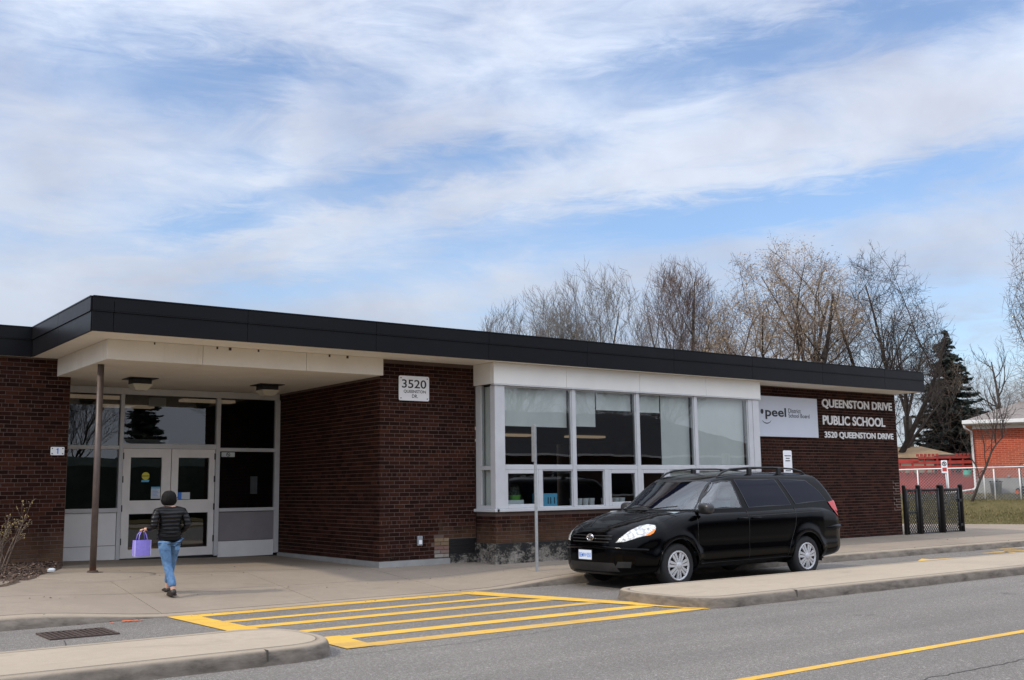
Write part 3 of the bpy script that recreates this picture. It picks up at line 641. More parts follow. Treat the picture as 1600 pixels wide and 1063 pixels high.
m = MB(); m.rings([[(-4.50+r*math.cos(q), .62+r*math.sin(q), g(-4.50+r*math.cos(q), .62+r*math.sin(q))+h) for q in [2*PI*k/36 for k in range(36)]] for r, h in ((1.0, -.006), (.8, .006), (.6, .017), (.4, .027), (.25, .034), (.12, .036))], True, True); o = m.obj('concrete_mound', 'concrete', None, True); o['kind'] = 'structure'

# lamps under the canopy
for k, (x, y) in enumerate([(-3.35, 2.4), (-1.02, 2.4)]):
    t = thing('ceiling_light', ('square ceiling light under the canopy nearest the pole' if k == 0 else 'square ceiling light under the canopy nearest the side brick wall'), 'ceiling light', (x, y, 3.25), 0, 'lights under the entrance canopy')
    MB().box(-.24, .24, -.24, .24, -.012, .0).obj('backplate', 'black_metal', t); MB().box(-.155, .155, -.155, .155, -.10, -.012, .01).obj('housing', 'black_metal', t)
    def sq(h, z): return [(-h, -h, z), (h, -h, z), (h, h, z), (-h, h, z)]
    MB().rings([sq(.165, -.10), sq(.16, -.125), sq(.10, -.20), sq(.09, -.208)], True, True).obj('diffuser', 'lamp_diffuser', t)

# ---- entrance screen (Y = 4.06)
Y0 = 4.06
def fr(x0, x1, z0, z1, name='frame', mat='aluminium', y=Y0, d=.10, par=school): return MB().box(x0, x1, y, y+d, z0, z1, .004).obj(name, mat, par)
fr(-4.40, -.02, 3.12, 3.245, 'head_frame'); fr(-4.40, -3.17, 2.10, 2.17, 'transom', y=Y0+.004); fr(-1.25, -.10, 2.08, 2.15, 'transom', y=Y0+.004); fr(-3.10, -1.33, 2.12, 2.21, 'transom', y=Y0+.004)
for a, b_ in ((-3.17, -3.10), (-1.33, -1.25), (-.10, -.005)): fr(a, b_, .09, 3.118, 'mullion', y=Y0-.012)
fr(-4.40, -3.175, .955, 1.03, 'sill', y=Y0-.03); fr(-1.245, -.105, .92, .985, 'sill', y=Y0-.03)
for (a, b_, lo) in ((-4.40, -3.175, .08), (-1.245, -.105, .05)):
    MB().box(a, b_, Y0+.02, Y0+.05, .36, .95 if a < -2 else .915, .004).obj('spandrel_panel', 'panel_white' if a < -2 else 'panel_reflection_grey', school); MB().box(a, b_, Y0+.012, Y0+.05, lo, .352, .004).obj('kick_panel', 'panel_white', school)
def pane(x0, x1, z0, z1, mat='door_glass', y=Y0+.05, name='glass_pane', par=school): return MB().poly([(x0, y, z0), (x1, y, z0), (x1, y, z1), (x0, y, z1)]).obj(name, mat, par)
pane(-4.39, -3.17, 2.17, 3.12); pane(-3.10, -1.33, 2.21, 3.12); pane(-1.25, -.10, 2.15, 3.12); pane(-4.39, -3.17, 1.03, 2.10); pane(-1.25, -.10, .985, 2.08)
def door(x0, x1, glass, hinge):
    dr = bpy.data.objects.new('door', None); C.objects.link(dr); dr.parent = school
    gx0, gx1 = glass; yd = Y0+.012; B = .115
    m = MB()
    for a, b_, c_, e in ((x0, gx0, B, 2.115), (gx1, x1, B, 2.115), (gx0, gx1, 1.955, 2.115), (gx0, gx1, .915, 1.16), (gx0, gx1, B, .27)): m.box(a, b_, yd, yd+.045, c_, e)
    m.obj('door_leaf', 'door_paint', dr)
    for z0, z1 in ((1.16, 1.955), (.27, .915)): pane(gx0, gx1, z0, z1, y=yd+.03, par=dr)
    m = MB(); hx = x0 if hinge < 0 else x1
    for z in (.42, 1.02, 1.55, 1.98): m.box(hx-.012, hx+.012, yd-.014, yd, z-.06, z+.06)
    m.obj('hinge', 'black_metal', dr); return dr
d1 = door(-3.09, -2.20, (-2.95, -2.37), -1); d2 = door(-2.185, -1.345, (-2.055, -1.455), 1)
m = MB(); m.tube([(-2.14, Y0+.0, 1.20), (-2.14, Y0-.06, 1.20), (-2.14, Y0-.06, .90), (-2.14, Y0, .90)], .011); m.tube([(-2.28, Y0-.055, 1.20), (-2.06, Y0-.055, 1.20)], .011); m.obj('handle', 'chrome', d2)
MB().box(-3.1, -1.33, Y0, Y0+.08, .06, .10).obj('threshold', 'black_metal', school)
def disc(x, z, r, y, rin=0, n=24):
    m = MB(); 
    if rin: m.rings([[(x+r*math.cos(2*PI*k/n), y, z+r*math.sin(2*PI*k/n)) for k in range(n)], [(x+rin*math.cos(2*PI*k/n), y, z+rin*math.sin(2*PI*k/n)) for k in range(n)]])
    else: m.poly([(x+r*math.cos(2*PI*k/n), y, z+r*math.sin(2*PI*k/n)) for k in range(n)])
    return m
yd = Y0+.012+.026
t = thing('door_sticker', 'round yellow and blue sticker on the left door glass', 'sticker')
disc(-2.66, 1.61, .072, yd).obj('sticker_face', 'yellow_sticker', t); MB().box(-2.735, -2.585, yd-.003, yd-.001, 1.605, 1.617).obj('sticker_text', 'ink_black', t); MB().poly([(-2.74, yd, 1.50), (-2.60, yd, 1.50), (-2.59, yd, 1.54), (-2.73, yd, 1.54)]).obj('sticker_foot', 'blue_box', t)
t = thing('notice', 'pale blue and white notice taped low on the left door glass', 'notice')
MB().poly([(-2.55, yd, 1.19), (-2.38, yd, 1.19), (-2.38, yd, 1.41), (-2.55, yd, 1.41)]).obj('sheet', 'paper', t); m = MB()
for k in range(6): m.box(-2.53, -2.40-.02*(k % 3), yd-.002, yd-.001, 1.215+.026*k, 1.222+.026*k)
m.obj('print', 'ink_blue', t); MB().poly([(-2.55, yd-.001, 1.375), (-2.38, yd-.001, 1.375), (-2.38, yd-.001, 1.41), (-2.55, yd-.001, 1.41)]).obj('heading', 'blue_box', t)
t = thing('notice', 'blue and white notice low on the right door glass', 'notice')
MB().poly([(-1.97, yd, 1.17), (-1.81, yd, 1.17), (-1.81, yd, 1.30), (-1.97, yd, 1.30)]).obj('sheet', 'paper', t); MB().poly([(-2.05, yd, 1.17), (-1.97, yd, 1.17), (-1.97, yd, 1.30), (-2.05, yd, 1.30)]).obj('heading', 'ink_blue', t)
t = thing('no_smoking_sticker', 'small white no smoking sticker on the glass right of the doors', 'sticker')
ys_ = Y0+.045; MB().poly([(-1.20, ys_, 1.975), (-.93, ys_, 1.975), (-.93, ys_, 2.065), (-1.20, ys_, 2.065)]).obj('sticker_face', 'paper', t); disc(-1.065, 2.02, .04, ys_-.002, .030).obj('ring', 'ink_black', t)
MB().poly([(-1.093, ys_-.003, 2.04), (-1.085, ys_-.003, 2.048), (-1.037, ys_-.003, 2.0), (-1.045, ys_-.003, 1.992)]).box(-1.085, -1.045, ys_-.003, ys_-.002, 2.016, 2.024).obj('symbol', 'ink_black', t)
# hallway behind the doors
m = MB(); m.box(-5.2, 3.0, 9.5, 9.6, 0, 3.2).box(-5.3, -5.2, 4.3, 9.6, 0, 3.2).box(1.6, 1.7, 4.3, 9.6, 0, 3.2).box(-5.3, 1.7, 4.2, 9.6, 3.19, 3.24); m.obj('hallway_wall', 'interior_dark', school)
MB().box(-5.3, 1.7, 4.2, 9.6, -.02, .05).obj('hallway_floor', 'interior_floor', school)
for x, y in ((-3.9, 5.2), (-1.6, 5.2), (-2.6, 7.3)): MB().box(x, x+1.1, y, y+.28, 3.13, 3.185).obj('hallway_light', 'tube_light', school)
MB().box(-2.58, -2.26, 4.28, 4.31, 2.93, 3.10).obj('exit_box', 'paper', school); MB().box(-3.09, -2.2, 4.25, 4.35, 2.215, 2.30).obj('door_closer', 'paper', school)
MB().box(-.42, -.28, 4.5, 4.53, 1.25, 1.60).obj('wall_notice', 'paper', school)

# ---- classroom bay
Yb = -.61
MB().box(1.995, 9.105, Yb-.05, Yb+.12, .885, .94, .006).box(1.945, 2.05, Yb-.05, .01, .885, .94, .006).obj('window_sill', 'aluminium', school)
for a, b_ in ((1.955, 3.64), (3.64, 5.52), (5.52, 7.42), (7.42, 9.13)): MB().box(a+.003, b_-.003, Yb-.035, Yb+.05, 3.165, H-.003, .004).obj('bay_fascia_panel', 'bay_fascia', school)
MB().box(1.955, 2.0, Yb+.052, .0, 3.165, H-.003, .003).obj('bay_fascia_panel', 'bay_fascia', school); MB().box(9.08, 9.13, Yb+.052, -.002, 3.165, H-.003, .003).obj('bay_fascia_panel', 'bay_fascia', school)
MB().box(1.955, 9.13, Yb-.04, Yb+.06, 3.14, 3.164).obj('bay_head_trim', 'aluminium', school)
MB().box(1.99, 2.21, Yb-.012, Yb+.14, .942, 3.138, .005).obj('corner_post', 'aluminium', school); MB().box(8.88, 9.08, Yb-.012, Yb+.14, .942, 3.138, .005).obj('corner_post', 'aluminium', school)
mul = [(3.79, 3.88), (5.44, 5.53), (7.08, 7.17), (8.74, 8.879)]
for a, b_ in mul: MB().box(a, b_, Yb, Yb+.11, .942, 3.138, .004).obj('mullion', 'aluminium', school)
cols = [(2.211, 3.79), (3.88, 5.44), (5.53, 7.08), (7.17, 8.74)]
for k, (a, b_) in enumerate(cols): MB().box(a, b_, Yb+.006, Yb+.10, 1.63, 1.70, .004).obj('transom', 'aluminium', school)
def window(x0, x1, z0, z1, sash, name='window'):
    wroot = bpy.data.objects.new(name, None); C.objects.link(wroot); wroot.parent = school
    y = Yb+.03; e = .035
    if sash:
        m = MB()
        for a, b_, c_, d in ((x0, x0+.07, z0, z1), (x1-.07, x1, z0, z1), (x0+.07, x1-.07, z1-.07, z1), (x0+.07, x1-.07, z0, z0+.07)): m.box(a, b_, y-.022, y+.04, c_, d, .006)
        m.obj('window_frame', 'aluminium', wroot); pane(x0+.07, x1-.07, z0+.07, z1-.07, 'window_glass', y+.0, 'pane', wroot)
    else:
        m = MB(); e = .022
        for a, b_, c_, d in ((x0, x0+e, z0, z1), (x1-e, x1, z0, z1), (x0+e, x1-e, z1-e, z1), (x0+e, x1-e, z0, z0+e)): m.box(a, b_, y-.01, y+.03, c_, d, .003)
        m.obj('window_frame', 'aluminium', wroot); pane(x0+e, x1-e, z0+e, z1-e, 'window_glass', y+.01, 'pane', wroot)
    return wroot
lows = [((2.211, 2.97), (3.06, 3.79), 0), ((3.88, 4.58), (4.68, 5.44), 1), ((5.53, 6.24), (6.32, 7.08), 0), ((7.17, 7.9), (7.99, 8.74), 1)]
for k, (a, b_) in enumerate(cols): window(a, b_, 1.70, 3.138, False)
for p, q, s in lows:
    MB().box(p[1], q[0], Yb+.004, Yb+.10, .942, 1.629, .004).obj('mullion', 'aluminium', school)
    window(p[0], p[1], .942, 1.629, s == 0); window(q[0], q[1], .942, 1.629, s == 1)
# side of the bay
m = MB()
for a, b_, c_, d in ((-.16, -.06, .942, 3.16), (Yb+.14, -.16, 1.63, 1.70), (Yb+.14, -.16, .942, 1.0)): m.box(2.0, 2.08, a, b_, c_, d)
m.obj('side_frame', 'aluminium', school); MB().box(2.0, 2.05, -.06, -.003, .942, 3.16).obj('side_frame', 'aluminium', school)
for z0, z1 in ((1.0, 1.63), (1.70, 3.16)): MB().poly([(2.03, -.16, z0), (2.03, Yb+.14, z0), (2.03, Yb+.14, z1), (2.03, -.16, z1)]).obj('side_pane', 'window_glass', school)
MB().box(2.12, 2.13, Yb+.2, -.02, .96, 3.14).obj('blind', 'blind', school)
# roller blinds behind the glass
def blind(x0, x1, z0, z1=3.13):
    m = MB(); n = max(2, int((x1-x0)*9)); top = []; bot = []
    for k in range(n+1): x = x0+(x1-x0)*k/n; y = Yb+.15+.006*math.sin(k*1.7+x0); top.append((x, y, z1)); bot.append((x, y+.004*math.sin(k*2.1), z0))
    m.rings([bot, top], False); m.box(x0, x1, Yb+.142, Yb+.162, z0-.02, z0+.005); m.obj('blind', 'blind', school)
for a in ((2.23, 3.77, 2.44), (3.90, 4.49, 2.47), (4.52, 5.42, 2.80), (5.55, 6.22, 2.79), (6.25, 7.06, .96), (7.19, 8.72, .96)): blind(*a)
# classroom interior
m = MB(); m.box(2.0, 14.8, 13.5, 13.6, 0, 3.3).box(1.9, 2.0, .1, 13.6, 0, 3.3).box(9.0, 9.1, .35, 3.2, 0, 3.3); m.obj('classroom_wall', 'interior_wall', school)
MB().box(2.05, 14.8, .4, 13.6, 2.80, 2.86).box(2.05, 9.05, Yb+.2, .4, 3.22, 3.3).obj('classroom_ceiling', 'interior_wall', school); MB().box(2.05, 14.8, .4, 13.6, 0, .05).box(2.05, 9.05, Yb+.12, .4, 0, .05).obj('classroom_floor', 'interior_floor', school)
MB().box(2.1, 9.0, Yb+.13, Yb+.38, .90, .945).obj('window_shelf', 'panel_white', school)
for x, y in ((4.9, 5.2), (7.9, 7.6), (10.6, 7.6), (8.4, 10.6)): MB().box(x, x+1.3, y, y+.35, 2.72, 2.78, .01).obj('classroom_light', 'tube_light', school)
t = thing('flower_pot', 'bright green flower pot on the window shelf in the leftmost bay window', 'flower pot', (2.62, Yb+.28, .945))
MB().lathe([(.07, .0), (.11, .22), (.12, .23), (.105, .23), (.09, .20)], n=18).obj('pot', 'green_pot', t, True)
m = MB()
for k in range(40):
    a = random.uniform(0, 6.28); h = random.uniform(.05, .22); r = random.uniform(.02, .12); m.tube([(0, 0, .2), (r*math.cos(a)*.5, r*math.sin(a)*.5, .2+h*.6), (r*math.cos(a), r*math.sin(a), .2+h)], [.004, .012, .001], 4)
m.obj('leaves', 'needles', t)
t = thing('storage_box', 'bright blue cardboard box behind the second lower pane of the bay', 'box', (3.34, Yb+.28, .945)); MB().box(-.22, .20, -.10, .12, 0, .25, .004).obj('carton', 'blue_box', t)
m = MB()
for x in (-.03, .03, .12): m.box(x, x+.02, -.103, -.101, .06, .18)
m.obj('print', 'ink_black', t)
for k in range(9):
    x = 3.97+.157*k
    if 4.55 < x < 4.70: continue
    o = MB().lathe([(.052, 0), (.062, .14), (.066, .145), (.055, .145), (.05, .02)], n=14).obj('paper_cup', 'sign_white', None, True, (x, Yb+.25, .945)); tag(o, 'white paper cup on the window shelf, %s of the row from the left' % ('first', 'second', 'third', 'fourth', 'fifth', 'sixth', 'seventh', 'eighth', 'ninth')[k], 'cup', 'paper cups lined up on the window shelf')
o = MB().box(-.28, .18, -.04, .06, 0, .14, .003).obj('picture_card', 'paper', None, False, (2.56, Yb+.20, .945)); tag(o, 'small framed card standing in front of the green flower pot', 'card')
o = MB().lathe([(.01, 0), (.05, .05), (.06, .12), (.03, .17)], n=9).obj('red_flowers', 'flower_red', None, True, (2.36, Yb+.26, 1.07)); tag(o, 'small red and white flowers left of the green pot', 'flowers')

# ---------------------------------------------------------------- signs on the walls
def rrect(x0, x1, z0, z1, r, y, th, name, mat, par):
    n = 5; P = []
    for cx_, cz_, a0 in ((x1-r, z0+r, -PI/2), (x1-r, z1-r, 0), (x0+r, z1-r, PI/2), (x0+r, z0+r, PI)):
        for k in range(n+1): a = a0+PI/2*k/n; P.append((cx_+r*math.cos(a), cz_+r*math.sin(a)))
    return MB().rings([[(x, y+th, z) for x, z in P], [(x, y, z) for x, z in P]], True, True).obj(name, mat, par)
def text(par, s, x0, x1, z0, z1, y, mat, bold=0.0, name='lettering', depth=0): return add(name, text_mesh(s, x0, x1, z0, z1, y, depth, bold), mat, par)
def screws(par, pts, y):
    m = MB()
    for x, z in pts: m.lathe([(.010, 0), (.010, -.006)], c=(x, y, z), axis='y', n=8)
    m.obj('screw', 'black_metal', par)
t = thing('address_sign', 'white square plate reading 3520 Queenston Dr on the brick corner', 'address sign')
rrect(.36, .98, 2.845, 3.28, .03, -.03, .012, 'plate', 'sign_white', t); yz = -.032
text(t, '3520', .42, .92, 3.065, 3.215, yz, 'ink_black', .012); text(t, 'QUEENSTON', .455, .91, 2.972, 3.033, yz, 'ink_black', .012); text(t, 'DR.', .625, .745, 2.895, 2.955, yz, 'ink_black', .012)
screws(t, [(.40, 3.24), (.94, 3.24), (.40, 2.885), (.94, 2.885)], -.03)
t = thing('door_number_sign', 'small white plate with a blue number 1 left of the entrance', 'door number sign')
rrect(-4.68, -4.465, 1.94, 2.075, .015, 2.70, .012, 'plate', 'sign_white', t); MB().box(-4.576, -4.560, 2.697, 2.699, 1.962, 2.055).box(-4.592, -4.5765, 2.697, 2.699, 2.030, 2.042).obj('lettering', 'ink_blue', t); screws(t, [(-4.655, 2.05), (-4.49, 2.05), (-4.655, 1.965), (-4.49, 1.965)], 2.70)
t = thing('board_sign', 'large pale grey board reading peel District School Board with a black smile', 'board sign')
MB().box(9.25, 11.83, -.06, -.012, 2.385, 3.31, .004).obj('panel', 'sign_grey', t); yz = -.063
text(t, 'peel', 9.95, 10.68, 2.78, 3.05, yz, 'ink_black', .022); text(t, 'District', 10.76, 11.21, 2.945, 3.045, yz, 'ink_black', .006); text(t, 'School Board', 10.76, 11.52, 2.835, 2.93, yz, 'ink_black', .006)
o = disc(9.84, 2.95, .05, yz); o.v = [(x, y, 2.95+(z-2.95)*1.15) for x, y, z in o.v]; o.obj('smile_eye', 'ink_black', t)
m = MB(); A = []; B_ = []
for k in range(17): a = PI*1.13+PI*.74*k/16; tt = .007+.014*math.sin(PI*k/16); A.append((9.99+.17*math.cos(a), yz, 2.805+.13*math.sin(a))); B_.append((9.99+(.17-tt)*math.cos(a), yz, 2.805+(.13-tt)*math.sin(a)))
m.rings([A, B_], False); m.obj('smile', 'ink_black', t)
t = thing('school_name_letters', 'raised pale letters reading Queenston Drive Public School on the dark brick', 'sign lettering')
for s, x0, x1, z0, z1 in (('QUEENSTON DRIVE', 12.06, 14.88, 3.09, 3.325), ('PUBLIC SCHOOL', 12.06, 14.55, 2.705, 2.93), ('3520 QUEENSTON DRIVE', 12.10, 14.87, 2.37, 2.545)):
    for gm in islands(text_mesh(s, x0, x1, z0, z1, -.012, .022, .022)): gm.materials.append(M['letters']); o = bpy.data.objects.new('letter', gm); C.objects.link(o); o.parent = t
t = thing('outlet_box', 'small grey weatherproof outlet low on the brick corner wall', 'outlet box'); MB().box(.735, .835, -.05, -.006, .335, .50, .008).obj('cover', 'steel_galv', t); MB().box(.755, .815, -.058, -.050, .36, .43, .003).obj('flap', 'sign_white', t)
# parking sign whose post stands behind the van
t = thing('street_sign', 'white parking notice on a post between the van and the brick wall', 'street sign', (8.97, -1.4, g(9, -1.4)))
MB().box(-.03, .03, -.02, .02, 0, 2.02, .004).obj('post', 'steel_galv', t)
rrect(-.135, .135, 1.53, 2.05, .03, -.03, .006, 'plate', 'sign_white', t); m = MB()
for k, wd in enumerate((.20, .12, .15, .0, .0, .10, .17, .20)):
    if wd: m.box(-wd/2, wd/2, -.033, -.0305, 1.93-.052*k, 1.948-.052*k)
m.obj('print', 'ink_black', t)
# edge-on sign by the kerb
t = thing('street_sign', 'galvanised sign post by the kerb with its sign seen edge on', 'street sign', (1.93, -1.84, g(1.93, -1.84)), R(63))
m = MB()
for k in range(1): m.box(-.028, .028, -.012, .012, -.05, 2.40)
m.box(-.028, -.020, -.03, -.012, -.05, 2.40).box(.020, .028, -.03, -.012, -.05, 2.40); m.obj('post', 'steel_galv', t)
MB().box(-.14, .16, .014, .022, 1.80, 2.42, .003).obj('plate', 'steel_galv', t); m = MB()
for z in (1.9, 2.3): m.lathe([(.012, 0), (.012, .012)], c=(0, .022, z), axis='y', n=8)
m.obj('bolt', 'chrome', t)
# storm drain
t = thing('storm_drain', 'rusty rectangular storm drain grate set in the lane by the left island', 'drain grate', (-5.78, -3.56, LANE))
MB().box(-.33, .33, -.29, .29, .001, .004).obj('shaft', 'ink_black', t); m = MB(); m.box(-.36, .36, -.32, -.285, .0, .016).box(-.36, .36, .285, .32, 0, .016).box(-.36, -.325, -.285, .285, 0, .016).box(.325, .36, -.285, .285, 0, .016).box(-.02, .02, -.285, .285, 0, .015); m.obj('frame', 'rust_iron', t)  # shaft is a flat black sheet standing in for the shade below the bars
for k in range(11): MB().box(-.30+.058*k, -.30+.058*k+.026, -.284, .284, .004, .0145).obj('bar', 'rust_iron', t) if abs(-.287+.058*k) > .03 else None
m = MB()
for k in range(26): a = random.gauss(-4.98, .09); b_ = random.gauss(-2.80, .035); s = random.uniform(.01, .035); m.poly([(a+s*math.cos(q), b_+s*.7*math.sin(q), LANE+.012+.0001*k) for q in [i*1.05 for i in range(6)]])
m.obj('utility_paint_mark', 'orange_paint')['kind'] = 'structure'

# ---------------------------------------------------------------- the van
OXv, OYv = 2.66, -3.46
van = thing('minivan', 'black minivan parked in the lane facing left with its headlights clear', 'minivan', (OXv, OYv, LANE), PI)
# local frame: +x forward, +y far side after the half turn, so the camera side is +y
def interp(x, tab): return float(np.interp(x, [a for a, _ in tab], [b_ for _, b_ in tab]))
TOP = [(-4.14, .80), (-4.12, .98), (-4.08, 1.12), (-4.0, 1.20), (-3.6, 1.205), (-2.5, 1.185), (-1.0, 1.165), (-.35, 1.150), (-.1, 1.130), (.1, 1.10), (.3, 1.06), (.5, 1.01), (.66, .955), (.78, .90), (.86, .845), (.915, .78), (.95, .70), (.97, .62), (.98, .56)]
BOT = [(-4.14, .55), (-4.12, .40), (-4.05, .30), (-3.6, .26), (-2.4, .25), (0, .23), (.6, .21), (.85, .21), (.93, .25), (.965, .34), (.98, .44)]
WID = [(-4.14, .62), (-4.12, .76), (-4.06, .86), (-3.9, .925), (-3.5, .965), (-2.5, .985), (0, .985), (.3, .965), (.55, .90), (.72, .80), (.84, .66), (.92, .49), (.955, .34), (.98, .12)]
NEX = [(-4.14, 3), (-3.9, 5), (-3.2, 7), (-.5, 7), (.2, 3.6), (.98, 2.9)]
xs = np.concatenate([-4.14+.30*(1-np.cos(np.linspace(0, PI/2, 12))), np.linspace(-3.82, .6, 160), .62+.36*np.sin(np.linspace(0, PI/2, 34))]); xs = np.unique(np.round(xs, 5))
NS = 84
def tubpt(x, t):
    zb, zt, wd = interp(x, BOT), interp(x, TOP), interp(x, WID); zc = zb+(zt-zb)*.48
    a = -PI/2+PI*t; c_, s = max(0, math.cos(a)), math.sin(a); n = interp(x, NEX) if s > 0 else 6.5
    y = wd*c_**(2/n); z = zc+(zt-zc if s > 0 else zc-zb)*(abs(s)**(2/n))*(1 if s > 0 else -1)
    # flank modelling: tuck under, crease below the handles, flared arches
    y *= 1-.035*smooth01((.55-z)/.35)
    for wx in (0, -3.03):
        rr = math.hypot(x-wx, z-.34); y += .020*math.exp(-((rr-.43)/.07)**2)*(1 if y > .7 else 0)
    y -= .010*math.exp(-((z-.62)/.10)**2)*smooth01((y-.8)/.1)
    return y, z
verts = []; nsx = len(xs)
def section(x):
    zb, zt, wd = interp(x, BOT), interp(x, TOP), interp(x, WID); zc = zb+(zt-zb)*.48; P = []
    for low in (True, False):
        n = 6.5 if low else interp(x, NEX); hh = zc-zb if low else zt-zc; q = []
        for k in range(40): yy = .93*k/40; q.append((wd*yy, (1-yy**n)**(1/n)*hh))
        zl = (1-.93**n)**(1/n)
        for k in range(61): zz = zl*(1-k/60); q.append((wd*(1-zz**n)**(1/n), zz*hh))
        P += [(a, zc-b_) for a, b_ in q] if low else [(a, zc+b_) for a, b_ in reversed(q)][1:]
    out = []
    for y, z in P:
        y *= 1-.035*smooth01((.55-z)/.35)
        for wx in (0, -3.03):
            rr = math.hypot(x-wx, z-.34); y += .022*math.exp(-((rr-.43)/.07)**2)*smooth01((y-.6)/.2)
        y -= .012*math.exp(-((z-.62)/.10)**2)*smooth01((y-.8)/.1); out.append((y, z))
    A = np.array(out); d = np.r_[0, np.cumsum(np.hypot(*np.diff(A, axis=0).T))]; t = np.linspace(0, d[-1], NS)
    return list(zip(np.interp(t, d, A[:, 0]), np.interp(t, d, A[:, 1])))
half = [section(x) for x in xs]
for i, x in enumerate(xs):
    ring = [(x, y, z) for y, z in half[i]]+[(x, -y, z) for y, z in reversed(half[i][1:-1])]; verts.append(ring)
rn = len(verts[0]); V = [list(p) for r in verts for p in r]
RA = .395
for p in V:                                                     # wheel arches: pull the rim of the opening onto a true circle
    for wx in (0, -3.03):
        if abs(p[1]) > .55:
            d = math.hypot(p[0]-wx, p[2]-.34)
            if abs(d-RA) < .022 and d > 0: p[0] = wx+(p[0]-wx)*RA/d; p[2] = .34+(p[2]-.34)*RA/d
F = []
for i in range(nsx-1):
    for j in range(rn):
        a = i*rn+j; b_ = i*rn+(j+1) % rn; q = (a, b_, b_+rn, a+rn); cxx = sum(V[k][0] for k in q)/4; cyy = sum(V[k][1] for k in q)/4; czz = sum(V[k][2] for k in q)/4
        if abs(cyy) > .58 and any(math.hypot(cxx-wx, czz-.34) < RA-.004 for wx in (0, -3.03)): continue
        if -3.7 < cxx < -.45 and czz > 1.1 and abs(cyy) < .80: continue
        F.append(q)
F.append(tuple(range(rn-1, -1, -1))); F.append(tuple((nsx-1)*rn+j for j in range(rn)))
# greenhouse by horizontal slices
GZ = [1.06, 1.10, 1.16, 1.22, 1.28, 1.34, 1.40, 1.46, 1.52, 1.57, 1.61, 1.64, 1.665, 1.685, 1.705, 1.722, 1.737, 1.750, 1.760]
XF = [(1.06, .06), (1.16, -.10), (1.34, -.46), (1.52, -.84), (1.61, -1.03), (1.64, -1.11), (1.685, -1.27), (1.722, -1.50), (1.75, -1.85), (1.76, -2.1)]
XR = [(1.06, -4.12), (1.22, -4.10), (1.40, -4.00), (1.57, -3.87), (1.61, -3.83), (1.64, -3.79), (1.665, -3.74), (1.685, -3.68), (1.722, -3.48), (1.75, -3.0), (1.76, -2.6)]
WZ = [(1.06, .945), (1.16, .915), (1.34, .860), (1.52, .795), (1.57, .772), (1.61, .752), (1.64, .738), (1.665, .718), (1.685, .690), (1.705, .640), (1.722, .56), (1.737, .44), (1.75, .26), (1.76, .06)]
def slice_(z):
    xf, xr, wd = interp(z, XF), interp(z, XR), interp(z, WZ); bow = .50*(1-smooth01((z-1.06)/.6))+.10; bow *= min(1, wd/.7); rc = min(.13, wd*.5); P = []
    def P_(x, y):
        k = 1-.05*((x+1.9)/2.2)**2; yy = abs(y)/wd
        if x > -2: x -= bow*yy**2.6*smooth01((x-xf+.55)/.55)
        else: x += .10*yy**3*smooth01((xr+.4-x)/.4)
        P.append((x, y*k, z))
    for k in range(24): P_(xf, -wd+rc+(2*wd-2*rc)*k/24)
    for k in range(6): a = PI/2*k/6; P_(xf-rc+rc*math.cos(a), wd-rc+rc*math.sin(a))
    for k in range(80): P_(xf-rc+(xr-xf+2*rc)*k/80, wd)
    for k in range(6): a = PI/2+PI/2*k/6; P_(xr+rc+rc*math.cos(a), wd-rc+rc*math.sin(a))
    for k in range(20): P_(xr, wd-rc-(2*wd-2*rc)*k/20)
    for k in range(6): a = PI+PI/2*k/6; P_(xr+rc+rc*math.cos(a), -wd+rc+rc*math.sin(a))
    for k in range(80): P_(xr+rc+(xf-xr-2*rc)*k/80, -wd)
    for k in range(6): a = -PI/2+PI/2*k/6; P_(xf-rc+rc*math.cos(a), -wd+rc+rc*math.sin(a))
    return P
GZd = list(np.linspace(1.06, 1.62, 30))+GZ[11:]
sl_ = [slice_(z) for z in GZd]; base = len(V); gn = len(sl_[0])
for r in sl_: V += [list(p) for p in r]
def inpoly(x, y, poly):
    c_ = False; n = len(poly)
    for i in range(n):
        x1, y1 = poly[i]; x2, y2 = poly[(i+1) % n]
        if (y1 > y) != (y2 > y) and x < (x2-x1)*(y-y1)/(y2-y1)+x1: c_ = not c_
    return c_
def shrink(poly, d):
    cx_ = sum(p[0] for p in poly)/len(poly); cy_ = sum(p[1] for p in poly)/len(poly); return [(p[0]-math.copysign(min(d, abs(p[0]-cx_)), p[0]-cx_), p[1]-math.copysign(min(d*.7, abs(p[1]-cy_)), p[1]-cy_)) for p in poly]
WF = [(-.50, 1.155), (-.60, 1.155), (-1.50, 1.165), (-1.42, 1.60), (-1.20, 1.605), (-1.04, 1.575)]
WS = [(-1.64, 1.165), (-2.72, 1.185), (-2.50, 1.622), (-1.49, 1.615)]
WQ = [(-2.84, 1.195), (-3.70, 1.245), (-3.56, 1.42), (-3.30, 1.60), (-2.60, 1.622)]
WSH = [(-.83, 1.155), (.83, 1.155), (.66, 1.60), (.4, 1.618), (-.4, 1.618), (-.66, 1.60)]
bm_faces_glass = []
for i in range(len(GZd)-1):
    for j in range(gn):
        a = base+i*gn+j; b_ = base+i*gn+(j+1) % gn; q = (a, b_, b_+gn, a+gn); P = [Vector(V[k]) for k in q]; c_ = sum(P, Vector())/4; nrm = (P[1]-P[0]).cross(P[3]-P[0])
        if nrm.length > 0: nrm.normalize()
        if abs(nrm.y) > .75 and inpoly(c_.x, c_.z, shrink(WF, .035)): continue
        if c_.x > -1.3 and abs(nrm.y) < .8 and inpoly(c_.y, c_.z, shrink(WSH, .05)): continue
        F.append(q)
F.append(tuple(base+(len(GZd)-1)*gn+j for j in range(gn)))
